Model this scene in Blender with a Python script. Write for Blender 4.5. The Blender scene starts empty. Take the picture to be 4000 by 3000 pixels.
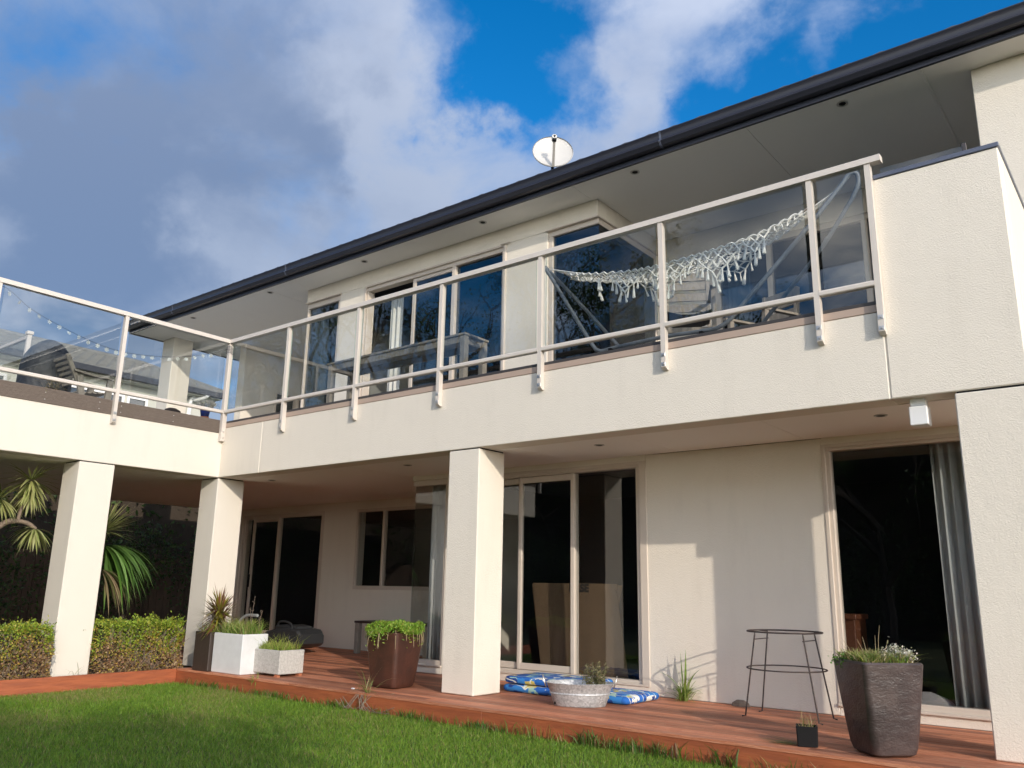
import bpy, math, random
import numpy as np
from mathutils import Matrix, Vector
rnd = random.Random(7)
nrg = np.random.default_rng(11)
sc = bpy.context.scene
COL = sc.collection
R = math.radians

# ------------------------------------------------------------------ camera
cam = bpy.data.cameras.new('camera')
cam_o = bpy.data.objects.new('camera', cam); COL.objects.link(cam_o)
cam.sensor_width = 36.0; cam.lens = 29.248; cam.clip_end = 2000.0
_r = Vector((0.7853942, 0.6187608, 0.0170585)); _u = Vector((0.1346194, -0.1976417, 0.9709868)); _f = Vector((-0.6041801, 0.7603110, 0.2385239))
cam_o.matrix_world = Matrix(((_r.x, _u.x, -_f.x, 10.1054), (_r.y, _u.y, -_f.y, -6.3598), (_r.z, _u.z, -_f.z, 1.0081), (0, 0, 0, 1)))
sc.camera = cam_o

# ------------------------------------------------------------------ light, sky, exposure
SUN = Vector((1.87, -1.0, 0.70)).normalized()
sun_el = math.asin(SUN.z); sun_az = math.atan2(SUN.x, SUN.y)
sl = bpy.data.lights.new('sun', 'SUN'); sl.energy = 2.0; sl.angle = R(0.55); sl.color = (1.0, 0.89, 0.75)
so = bpy.data.objects.new('sun', sl); COL.objects.link(so)
so.rotation_euler = (-SUN).to_track_quat('-Z', 'Y').to_euler(); so.location = (20, -12, 12)

world = bpy.data.worlds.new('World'); sc.world = world; world.use_nodes = True
nt = world.node_tree; nt.nodes.clear()
def wn(t, **k):
    n = nt.nodes.new(t)
    for a, b in k.items(): setattr(n, a, b)
    return n
def wl(a, b): nt.links.new(a, b)
def wmath(op, a, b=None, c=None, clamp=False):
    n = wn('ShaderNodeMath', operation=op, use_clamp=clamp)
    for i, v in enumerate((a, b, c)):
        if v is None: continue
        if isinstance(v, (int, float)): n.inputs[i].default_value = v
        else: wl(v, n.inputs[i])
    return n.outputs[0]
wo = wn('ShaderNodeOutputWorld'); bg = wn('ShaderNodeBackground'); bg.inputs['Strength'].default_value = 0.15
wl(bg.outputs[0], wo.inputs['Surface'])
sky = wn('ShaderNodeTexSky', sky_type='NISHITA'); sky.sun_disc = False
sky.sun_elevation = sun_el; sky.sun_rotation = sun_az; sky.altitude = 50; sky.air_density = 1.0; sky.dust_density = 0.0; sky.ozone_density = 4.0
hsv = wn('ShaderNodeHueSaturation'); hsv.inputs['Saturation'].default_value = 1.30; hsv.inputs['Value'].default_value = 0.84
wl(sky.outputs[0], hsv.inputs['Color'])
tc = wn('ShaderNodeTexCoord'); D = tc.outputs['Generated']
sep = wn('ShaderNodeSeparateXYZ'); wl(D, sep.inputs[0])
zc = wmath('MAXIMUM', sep.outputs['Z'], 0.0)
inv = wmath('DIVIDE', 1.0, wmath('ADD', zc, 0.35))
pv = wn('ShaderNodeVectorMath', operation='SCALE'); wl(D, pv.inputs[0]); wl(inv, pv.inputs['Scale'])
def wnoise(scale, detail, rough, dist, off):
    mp = wn('ShaderNodeVectorMath', operation='ADD'); wl(pv.outputs[0], mp.inputs[0]); mp.inputs[1].default_value = off
    n = wn('ShaderNodeTexNoise'); n.inputs['Scale'].default_value = scale; n.inputs['Detail'].default_value = detail
    n.inputs['Roughness'].default_value = rough; n.inputs['Distortion'].default_value = dist
    wl(mp.outputs[0], n.inputs['Vector']); return n.outputs['Fac']
# cloud banks and gaps of blue: a direction, an angular size in degrees, a weight
banks = [((-0.734, 0.444, 0.513), 36, 0.42), ((-0.6, 0.635, 0.487), 12, 0.1), ((-0.65, 0.502, 0.571), 14, 0.1), ((-0.39, 0.7, 0.598), 9, 0.3), ((-0.451, 0.721, 0.527), 7, 0.3), ((-0.277, 0.758, 0.591), 8, 0.22), ((-0.189, 0.813, 0.551), 6, 0.12), ((-0.254, 0.804, 0.538), 4, 0.1), ((-0.511, 0.618, 0.598), 10, -0.62), ((-0.516, 0.663, 0.543), 7, -0.4), ((-0.364, 0.777, 0.513), 9, -0.25), ((-0.161, 0.845, 0.509), 16, -0.3), ((-0.074, 0.833, 0.548), 9, -0.12), ((-0.864, 0.363, 0.349), 12, 0.34), ((-0.875, 0.307, 0.376), 8, 0.2), ((-0.596, 0.602, 0.532), 7, 0.12), ((-0.806, 0.444, 0.391), 13, 0.26)]
shades = [((-0.793, 0.389, 0.469), 15, 0.42), ((-0.853, 0.306, 0.423), 12, 0.28), ((-0.72, 0.476, 0.505), 9, 0.3), ((-0.851, 0.361, 0.381), 8, 0.2), ((-0.61, 0.536, 0.583), 9, -0.25), ((-0.606, 0.643, 0.467), 7, -0.35), ((-0.764, 0.508, 0.399), 7, -0.3), ((-0.813, 0.252, 0.524), 10, -0.2), ((-0.83, 0.424, 0.362), 6, -0.2)]
wp = wn('ShaderNodeTexNoise'); wp.inputs['Scale'].default_value = 6.5; wp.inputs['Detail'].default_value = 7.0; wp.inputs['Roughness'].default_value = 0.58; wl(D, wp.inputs['Vector'])
ws = wn('ShaderNodeVectorMath', operation='SUBTRACT'); wl(wp.outputs['Color'], ws.inputs[0]); ws.inputs[1].default_value = (0.5, 0.5, 0.5)
wd = wn('ShaderNodeVectorMath', operation='MULTIPLY_ADD'); wl(ws.outputs[0], wd.inputs[0]); wd.inputs[1].default_value = (0.30, 0.30, 0.22); wl(D, wd.inputs[2])
wnm = wn('ShaderNodeVectorMath', operation='NORMALIZE'); wl(wd.outputs[0], wnm.inputs[0]); DW = wnm.outputs[0]
def bankfield(lst):
    acc = None
    for d, a, w in lst:
        dp = wn('ShaderNodeVectorMath', operation='DOT_PRODUCT'); wl(DW, dp.inputs[0]); dp.inputs[1].default_value = Vector(d).normalized()
        mr = wn('ShaderNodeMapRange', interpolation_type='SMOOTHERSTEP'); wl(dp.outputs['Value'], mr.inputs['Value'])
        mr.inputs['From Min'].default_value = math.cos(R(a)); mr.inputs['From Max'].default_value = 1.0
        mr.inputs['To Min'].default_value = 0.0; mr.inputs['To Max'].default_value = w
        acc = mr.outputs[0] if acc is None else wmath('ADD', acc, mr.outputs[0])
    return acc
n1 = wnoise(4.6, 10.0, 0.58, 0.35, (3.1, 0.7, 1.9))
n2 = wnoise(1.7, 4.0, 0.5, 0.2, (7.3, 2.2, 0.4))
low = wmath('MULTIPLY', wmath('POWER', wmath('SUBTRACT', 1.0, zc), 5.0), 0.55)      # more cloud is seen edge on towards the horizon
cov = wmath('ADD', wmath('ADD', wmath('ADD', wmath('MULTIPLY', wmath('SUBTRACT', n1, 0.5), 1.30), wmath('MULTIPLY', wmath('SUBTRACT', n2, 0.5), 0.5)), bankfield(banks)), low)
den = wn('ShaderNodeMapRange', interpolation_type='SMOOTHSTEP'); wl(cov, den.inputs['Value'])
den.inputs['From Min'].default_value = -0.14; den.inputs['From Max'].default_value = 0.74; den.inputs['To Min'].default_value = 0.0; den.inputs['To Max'].default_value = 0.90
n3 = wnoise(3.6, 8.0, 0.55, 0.3, (1.2, 5.5, 3.3))
thick = wn('ShaderNodeMapRange', interpolation_type='SMOOTHSTEP')
wl(wmath('ADD', wmath('ADD', wmath('MULTIPLY', cov, 0.30), wmath('MULTIPLY', wmath('SUBTRACT', n3, 0.5), 1.75)), bankfield(shades)), thick.inputs['Value'])
thick.inputs['From Min'].default_value = -0.30; thick.inputs['From Max'].default_value = 0.80
cm = wn('ShaderNodeMix', data_type='RGBA'); wl(thick.outputs[0], cm.inputs['Factor'])
cm.inputs['A'].default_value = (2.55, 2.90, 3.65, 1); cm.inputs['B'].default_value = (1.20, 1.58, 2.42, 1)
sm = wn('ShaderNodeMix', data_type='RGBA'); wl(den.outputs[0], sm.inputs['Factor']); wl(hsv.outputs[0], sm.inputs['A']); 
# unseen clouds toward the low sun boosted well up, as added fill on walls
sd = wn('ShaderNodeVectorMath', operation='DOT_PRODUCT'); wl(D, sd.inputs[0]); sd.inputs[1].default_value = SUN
fill_gain = wmath('MULTIPLY', wmath('POWER', wmath('MULTIPLY', wmath('ADD', sd.outputs['Value'], 1.0), 0.5), 2.6), 14.5)
warm = wn('ShaderNodeMix', data_type='RGBA', blend_type='MIX'); wl(wmath('MULTIPLY', fill_gain, 0.3, clamp=True), warm.inputs['Factor']); wl(cm.outputs['Result'], warm.inputs['A']); warm.inputs['B'].default_value = (3.2, 2.95, 2.6, 1)
cg = wn('ShaderNodeVectorMath', operation='SCALE'); wl(warm.outputs['Result'], cg.inputs[0]); wl(wmath('ADD', fill_gain, 0.66), cg.inputs['Scale']); wl(cg.outputs[0], sm.inputs['B'])
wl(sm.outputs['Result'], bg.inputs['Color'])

vs = sc.view_settings; vs.view_transform = 'Standard'; vs.look = 'None'; vs.exposure = 0.67; vs.gamma = 1.0; vs.use_curve_mapping = False
cy = sc.cycles
cy.use_denoising = True; cy.max_bounces = 10; cy.diffuse_bounces = 6; cy.glossy_bounces = 4; cy.transparent_max_bounces = 24; cy.transmission_bounces = 6
cy.sample_clamp_indirect = 6.0; cy.caustics_reflective = False; cy.caustics_refractive = False

# ------------------------------------------------------------------ materials
MATS = {}
def mat(name, col, rough=0.6, metal=0.0, bump=None, var=None, spec=0.5, rand=0.0, stretch=None, coat=0, bump2=None, streak=None):
    """base colour with world-space colour variation var=(scale, amount, other colour), relief bump=(scale, distance, detail)"""
    m = bpy.data.materials.new(name); m.use_nodes = True; t = m.node_tree; b = t.nodes['Principled BSDF']
    b.inputs['Base Color'].default_value = (*col, 1); b.inputs['Roughness'].default_value = rough
    b.inputs['Metallic'].default_value = metal; b.inputs['Specular IOR Level'].default_value = spec
    if coat: b.inputs['Coat Weight'].default_value = coat
    L = t.links.new; N = t.nodes.new
    pos = None
    def P():
        nonlocal pos
        if pos is None:
            g = N('ShaderNodeNewGeometry'); pos = g.outputs['Position']
            if stretch:
                v = N('ShaderNodeVectorMath'); v.operation = 'MULTIPLY'; L(pos, v.inputs[0]); v.inputs[1].default_value = stretch; pos = v.outputs[0]
        return pos
    cout = None
    if var:
        n = N('ShaderNodeTexNoise'); n.inputs['Scale'].default_value = var[0]; n.inputs['Detail'].default_value = 6; n.inputs['Roughness'].default_value = 0.6
        L(P(), n.inputs['Vector'])
        mr = N('ShaderNodeMapRange'); mr.interpolation_type = 'SMOOTHSTEP'; L(n.outputs['Fac'], mr.inputs['Value']); mr.inputs['From Min'].default_value = 0.35; mr.inputs['From Max'].default_value = 0.68
        mr.inputs['To Max'].default_value = var[1]
        mx = N('ShaderNodeMix'); mx.data_type = 'RGBA'; L(mr.outputs[0], mx.inputs['Factor']); mx.inputs['A'].default_value = (*col, 1); mx.inputs['B'].default_value = (*var[2], 1)
        cout = mx.outputs['Result']
    if streak:      # rain streaks and grime: long vertical runs and blotches of a darker tone
        g2 = N('ShaderNodeNewGeometry'); v2 = N('ShaderNodeVectorMath'); v2.operation = 'MULTIPLY'; L(g2.outputs['Position'], v2.inputs[0]); v2.inputs[1].default_value = (3.2, 3.2, 0.7)
        n2_ = N('ShaderNodeTexNoise'); n2_.inputs['Scale'].default_value = 1.6; n2_.inputs['Detail'].default_value = 7; n2_.inputs['Roughness'].default_value = 0.62; L(v2.outputs[0], n2_.inputs['Vector'])
        m2_ = N('ShaderNodeMapRange'); m2_.interpolation_type = 'SMOOTHSTEP'; L(n2_.outputs['Fac'], m2_.inputs['Value']); m2_.inputs['From Min'].default_value = 0.48; m2_.inputs['From Max'].default_value = 0.75; m2_.inputs['To Max'].default_value = streak[0]
        x2 = N('ShaderNodeMix'); x2.data_type = 'RGBA'; L(m2_.outputs[0], x2.inputs['Factor']); x2.inputs['B'].default_value = (*streak[1], 1)
        if cout: L(cout, x2.inputs['A'])
        else: x2.inputs['A'].default_value = (*col, 1)
        cout = x2.outputs['Result']
    if rand:
        oi = N('ShaderNodeObjectInfo'); mr = N('ShaderNodeMapRange'); L(oi.outputs['Random'], mr.inputs['Value']); mr.inputs['To Min'].default_value = 1 - rand; mr.inputs['To Max'].default_value = 1 + rand
        h = N('ShaderNodeHueSaturation')
        if cout: L(cout, h.inputs['Color'])
        else: h.inputs['Color'].default_value = (*col, 1)
        L(mr.outputs[0], h.inputs['Value']); cout = h.outputs['Color']
    if cout: L(cout, b.inputs['Base Color'])
    prev = None
    for bp in (bump, bump2):
        if not bp: continue
        n = N('ShaderNodeTexNoise'); n.inputs['Scale'].default_value = bp[0]; n.inputs['Detail'].default_value = bp[2] if len(bp) > 2 else 3
        if len(bp) > 3: n.inputs['Distortion'].default_value = bp[3]
        L(P(), n.inputs['Vector'])
        bn = N('ShaderNodeBump'); bn.inputs['Distance'].default_value = bp[1]; L(n.outputs['Fac'], bn.inputs['Height'])
        if prev: L(prev, bn.inputs['Normal'])
        prev = bn.outputs['Normal']
    if prev: L(prev, b.inputs['Normal'])
    MATS[name] = m; return m

def glass(name, tint, f0=0.045, rough=0.0):
    m = bpy.data.materials.new(name); m.use_nodes = True; t = m.node_tree; t.nodes.clear(); L = t.links.new; N = t.nodes.new
    out = N('ShaderNodeOutputMaterial'); mix = N('ShaderNodeMixShader'); tr = N('ShaderNodeBsdfTransparent'); gl = N('ShaderNodeBsdfGlossy')
    tr.inputs[0].default_value = (*tint, 1); gl.inputs['Roughness'].default_value = rough; gl.inputs[0].default_value = (1, 1, 1, 1)
    g = N('ShaderNodeNewGeometry'); d = N('ShaderNodeVectorMath'); d.operation = 'DOT_PRODUCT'; L(g.outputs['Normal'], d.inputs[0]); L(g.outputs['Incoming'], d.inputs[1])
    def M(op, a, b=None):
        n = N('ShaderNodeMath'); n.operation = op
        for i, v in enumerate((a, b)):
            if v is None: continue
            if isinstance(v, (int, float)): n.inputs[i].default_value = v
            else: L(v, n.inputs[i])
        return n.outputs[0]
    c = M('SUBTRACT', 1.0, M('ABSOLUTE', d.outputs['Value'])); p5 = M('POWER', c, 5.0)
    F = M('ADD', M('MULTIPLY', p5, 1 - f0), f0)
    L(F, mix.inputs[0]); L(tr.outputs[0], mix.inputs[1]); L(gl.outputs[0], mix.inputs[2]); L(mix.outputs[0], out.inputs[0])
    MATS[name] = m; return m

def leafmat(name, rough=0.5, trans=0.3, mul=1.0):
    """foliage whose colour is stored leaf by leaf in the attribute Col"""
    m = bpy.data.materials.new(name); m.use_nodes = True; t = m.node_tree; b = t.nodes['Principled BSDF']; L = t.links.new; N = t.nodes.new
    a = N('ShaderNodeAttribute'); a.attribute_name = 'Col'; L(a.outputs['Color'], b.inputs['Base Color']); b.inputs['Roughness'].default_value = rough
    tl = N('ShaderNodeBsdfTranslucent'); L(a.outputs['Color'], tl.inputs['Color']); mx = N('ShaderNodeMixShader'); mx.inputs[0].default_value = trans
    L(b.outputs[0], mx.inputs[1]); L(tl.outputs[0], mx.inputs[2]); L(mx.outputs[0], t.nodes['Material Output'].inputs[0])
    MATS[name] = m; return m

mat('stucco', (0.745, 0.688, 0.60), 0.85, bump=(95, 0.0036, 2.5, 0.6), bump2=(9, 0.002, 2), var=(0.9, 0.4, (0.71, 0.652, 0.565)), spec=0.25, streak=(0.14, (0.50, 0.455, 0.385)))
mat('stucco_smooth', (0.70, 0.652, 0.575), 0.85, bump=(140, 0.0014, 2), var=(0.8, 0.45, (0.67, 0.62, 0.545)), spec=0.25, streak=(0.14, (0.50, 0.455, 0.39)))
mat('soffit', (0.86, 0.835, 0.795), 0.7, bump=(90, 0.0006, 2), var=(1.2, 0.4, (0.84, 0.81, 0.77)))
mat('ceiling', (0.87, 0.835, 0.785), 0.7, bump=(90, 0.0006, 2), var=(1.0, 0.4, (0.85, 0.81, 0.76)))
mat('gutter_metal', (0.022, 0.023, 0.034), 0.34, spec=0.5, var=(3, 0.4, (0.03, 0.03, 0.04)))
mat('cap_metal', (0.10, 0.115, 0.16), 0.35, metal=0.3, var=(5, 0.5, (0.14, 0.15, 0.19)))
mat('roof_tile', (0.09, 0.09, 0.10), 0.8, bump=(30, 0.004, 3), rand=0.15)
mat('frame_alu', (0.60, 0.525, 0.45), 0.45, var=(6, 0.3, (0.54, 0.47, 0.40)))
mat('rail_alu', (0.62, 0.565, 0.51), 0.42, var=(5, 0.25, (0.57, 0.51, 0.455)))
mat('flashing', (0.44, 0.335, 0.27), 0.5, var=(4, 0.3, (0.40, 0.30, 0.24)))
mat('dark_strip', (0.05, 0.045, 0.045), 0.5)
mat('steel', (0.55, 0.54, 0.53), 0.35, metal=0.9)
mat('downlight_metal', (0.55, 0.53, 0.50), 0.35, metal=0.4)
mat('balcony_tile', (0.62, 0.60, 0.56), 0.6, var=(3, 0.5, (0.45, 0.43, 0.40)))
mat('black', (0.008, 0.008, 0.009), 0.55, spec=0.2)
mat('white_plastic', (0.80, 0.80, 0.80), 0.4)
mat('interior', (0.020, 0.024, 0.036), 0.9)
mat('interior_floor', (0.05, 0.045, 0.04), 0.7)
mat('curtain', (0.50, 0.52, 0.52), 0.9, bump=(200, 0.001, 1))
mat('curtain_pale', (0.60, 0.60, 0.56), 0.9)
mat('cardboard', (0.165, 0.105, 0.058), 0.85, bump=(50, 0.0015, 3), var=(8, 0.5, (0.135, 0.085, 0.048)))
mat('print_black', (0.012, 0.012, 0.012), 0.8)
mat('deck_wood', (0.40, 0.135, 0.065), 0.6, bump=(14, 0.006, 5), var=(5, 0.8, (0.53, 0.25, 0.15)), rand=0.42, stretch=(0.9, 12, 12))
mat('deck_fascia', (0.37, 0.105, 0.042), 0.5, bump=(10, 0.004, 5), var=(4, 0.6, (0.20, 0.055, 0.028)), stretch=(0.7, 0.7, 6))
mat('grey_deck', (0.145, 0.115, 0.095), 0.75, bump=(30, 0.003, 4), var=(10, 0.6, (0.20, 0.16, 0.135)), stretch=(8, 1, 8))
mat('weathered_wood', (0.28, 0.25, 0.21), 0.85, bump=(24, 0.006, 5), var=(14, 0.8, (0.21, 0.185, 0.155)), stretch=(2, 2, 1))
mat('hammock_tube', (0.15, 0.168, 0.187), 0.5, bump=(40, 0.0012, 3), var=(16, 0.7, (0.085, 0.098, 0.112)))
mat('straw', (0.36, 0.29, 0.17), 0.9)
mat('rope', (0.88, 0.855, 0.79), 0.9, bump=(300, 0.002, 1))
mat('black_fabric', (0.02, 0.02, 0.022), 0.75, bump=(60, 0.004, 3))
mat('dish_white', (0.50, 0.49, 0.47), 0.4)
mat('dish_arm', (0.30, 0.285, 0.26), 0.5, metal=0.2)
mat('pot_glaze', (0.040, 0.029, 0.029), 0.30, bump=(60, 0.0022, 4, 0.3), bump2=(9, 0.006, 3), var=(5, 0.85, (0.078, 0.057, 0.053)), spec=0.6, stretch=(1, 1, 1.6))
mat('pot_brown', (0.080, 0.032, 0.022), 0.38, bump=(30, 0.004, 4), var=(7, 0.8, (0.045, 0.022, 0.017)))
mat('white_planter', (0.66, 0.665, 0.67), 0.7, bump=(120, 0.0015, 2), var=(9, 0.5, (0.58, 0.58, 0.58)))
mat('concrete', (0.52, 0.505, 0.475), 0.9, bump=(70, 0.006, 4), var=(45, 0.75, (0.36, 0.345, 0.32)))
mat('dark_wood', (0.045, 0.032, 0.026), 0.5, bump=(20, 0.003, 4), stretch=(3, 3, 1))
mat('terracotta', (0.42, 0.15, 0.075), 0.8)
mat('soil', (0.05, 0.037, 0.026), 0.95, bump=(40, 0.01, 4))
mat('rust_iron', (0.040, 0.030, 0.028), 0.7, bump=(120, 0.002, 3), var=(30, 0.6, (0.085, 0.055, 0.042)))
mat('mower_plastic', (0.022, 0.024, 0.027), 0.5, bump=(180, 0.001, 2))
mat('grip_grey', (0.33, 0.36, 0.38), 0.4)
mat('blue_glaze', (0.012, 0.025, 0.13), 0.2)
mat('bark', (0.23, 0.175, 0.13), 0.9, bump=(40, 0.01, 4), var=(20, 0.6, (0.15, 0.115, 0.09)))
mat('dark_bark', (0.06, 0.048, 0.04), 0.9, bump=(18, 0.02, 4))
mat('fence_wood', (0.10, 0.066, 0.046), 0.85, bump=(30, 0.006, 4), var=(8, 0.6, (0.065, 0.045, 0.034)), rand=0.2, stretch=(4, 4, 0.8))
mat('paving', (0.09, 0.08, 0.07), 0.85, bump=(40, 0.004, 4))
mat('earth', (0.10, 0.12, 0.045), 0.95, bump=(30, 0.02, 4), var=(2, 0.7, (0.13, 0.12, 0.06)))
mat('lawn_soil', (0.055, 0.075, 0.02), 0.95, bump=(60, 0.01, 4), var=(1.5, 0.6, (0.10, 0.095, 0.035)))
mat('nb_wall', (0.52, 0.52, 0.46), 0.85, var=(1, 0.4, (0.46, 0.46, 0.41)))
mat('nb_tile', (0.20, 0.20, 0.195), 0.85, var=(4, 0.7, (0.14, 0.14, 0.135)), bump=(20, 0.01, 3))
mat('cover_grey', (0.03, 0.033, 0.04), 0.6, bump=(7, 0.03, 3))
mat('wire', (0.04, 0.05, 0.07), 0.5)
mat('clear_plastic', (0.75, 0.77, 0.75), 0.15, spec=0.8)
mat('white_bloom', (0.62, 0.60, 0.53), 0.9, bump=(90, 0.01, 3))
mat('stone_dark', (0.045, 0.03, 0.024), 0.7, bump=(40, 0.01, 3))
mat('cushion_grey', (0.33, 0.31, 0.30), 0.9, bump=(25, 0.006, 3))
mat('cabinet_wood', (0.14, 0.05, 0.025), 0.5)
glass('rail_glass', (0.875, 0.89, 0.885), 0.045)
glass('rail_edge', (0.55, 0.75, 0.70), 0.05)
glass('window_glass', (0.87, 0.88, 0.88), 0.042)
glass('upper_glass', (0.55, 0.59, 0.62), 0.065)
leafmat('leaf', 0.5, 0.30); leafmat('grass_blade', 0.55, 0.35); leafmat('strap_leaf', 0.42, 0.25)
# galvanised steel: spangled zinc
m = mat('zinc', (0.50, 0.50, 0.50), 0.5, metal=0.35, bump=(90, 0.0015, 3))
t = m.node_tree; b = t.nodes['Principled BSDF']; v = t.nodes.new('ShaderNodeTexVoronoi'); v.inputs['Scale'].default_value = 70
g = t.nodes.new('ShaderNodeNewGeometry'); t.links.new(g.outputs['Position'], v.inputs['Vector'])
cr = t.nodes.new('ShaderNodeValToRGB'); cr.color_ramp.elements[0].color = (0.30, 0.31, 0.32, 1); cr.color_ramp.elements[1].color = (0.60, 0.61, 0.62, 1)
t.links.new(v.outputs['Color'], cr.inputs['Fac']); t.links.new(cr.outputs['Color'], b.inputs['Base Color'])
# printed foam mattress: blue ground with white, yellow and mint shapes
m = mat('print_fabric', (0.02, 0.12, 0.42), 0.85)
t = m.node_tree; b = t.nodes['Principled BSDF']; N = t.nodes.new; L = t.links.new
g = N('ShaderNodeNewGeometry'); mp = N('ShaderNodeVectorMath'); mp.operation = 'MULTIPLY'; mp.inputs[1].default_value = (1, 1, 1.3); L(g.outputs['Position'], mp.inputs[0])
wv = N('ShaderNodeTexNoise'); wv.inputs['Scale'].default_value = 5; L(mp.outputs[0], wv.inputs['Vector'])
ad = N('ShaderNodeVectorMath'); ad.operation = 'MULTIPLY_ADD'; L(wv.outputs['Color'], ad.inputs[0]); ad.inputs[1].default_value = (0.12, 0.12, 0.12); L(mp.outputs[0], ad.inputs[2])
vo = N('ShaderNodeTexVoronoi'); vo.distance = 'CHEBYCHEV'; vo.inputs['Scale'].default_value = 13; L(ad.outputs[0], vo.inputs['Vector'])
sp = N('ShaderNodeSeparateColor'); L(vo.outputs['Color'], sp.inputs[0])
rp = N('ShaderNodeValToRGB'); rp.color_ramp.interpolation = 'CONSTANT'; e = rp.color_ramp.elements
e[0].position = 0.0; e[0].color = (0.014, 0.11, 0.43, 1); e[1].position = 0.26; e[1].color = (0.03, 0.20, 0.55, 1)
for p_, c_ in ((0.40, (0.012, 0.05, 0.24, 1)), (0.46, (0.30, 0.50, 0.45, 1)), (0.55, (0.014, 0.12, 0.45, 1)), (0.64, (0.70, 0.72, 0.68, 1)), (0.76, (0.03, 0.20, 0.55, 1)), (0.85, (0.55, 0.46, 0.12, 1)), (0.92, (0.02, 0.13, 0.48, 1))):
    q = e.new(p_); q.color = c_
L(sp.outputs[0], rp.inputs['Fac'])
wa = N('ShaderNodeTexWave'); wa.wave_type = 'RINGS'; wa.inputs['Scale'].default_value = 3.4; wa.inputs['Distortion'].default_value = 11; wa.inputs['Detail'].default_value = 1.5; L(g.outputs['Position'], wa.inputs['Vector'])
th = N('ShaderNodeMath'); th.operation = 'GREATER_THAN'; th.inputs[1].default_value = 0.975; L(wa.outputs['Fac'], th.inputs[0])
mx = N('ShaderNodeMix'); mx.data_type = 'RGBA'; L(th.outputs[0], mx.inputs['Factor']); L(rp.outputs['Color'], mx.inputs['A']); mx.inputs['B'].default_value = (0.66, 0.68, 0.62, 1)
L(mx.outputs['Result'], b.inputs['Base Color'])

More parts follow.
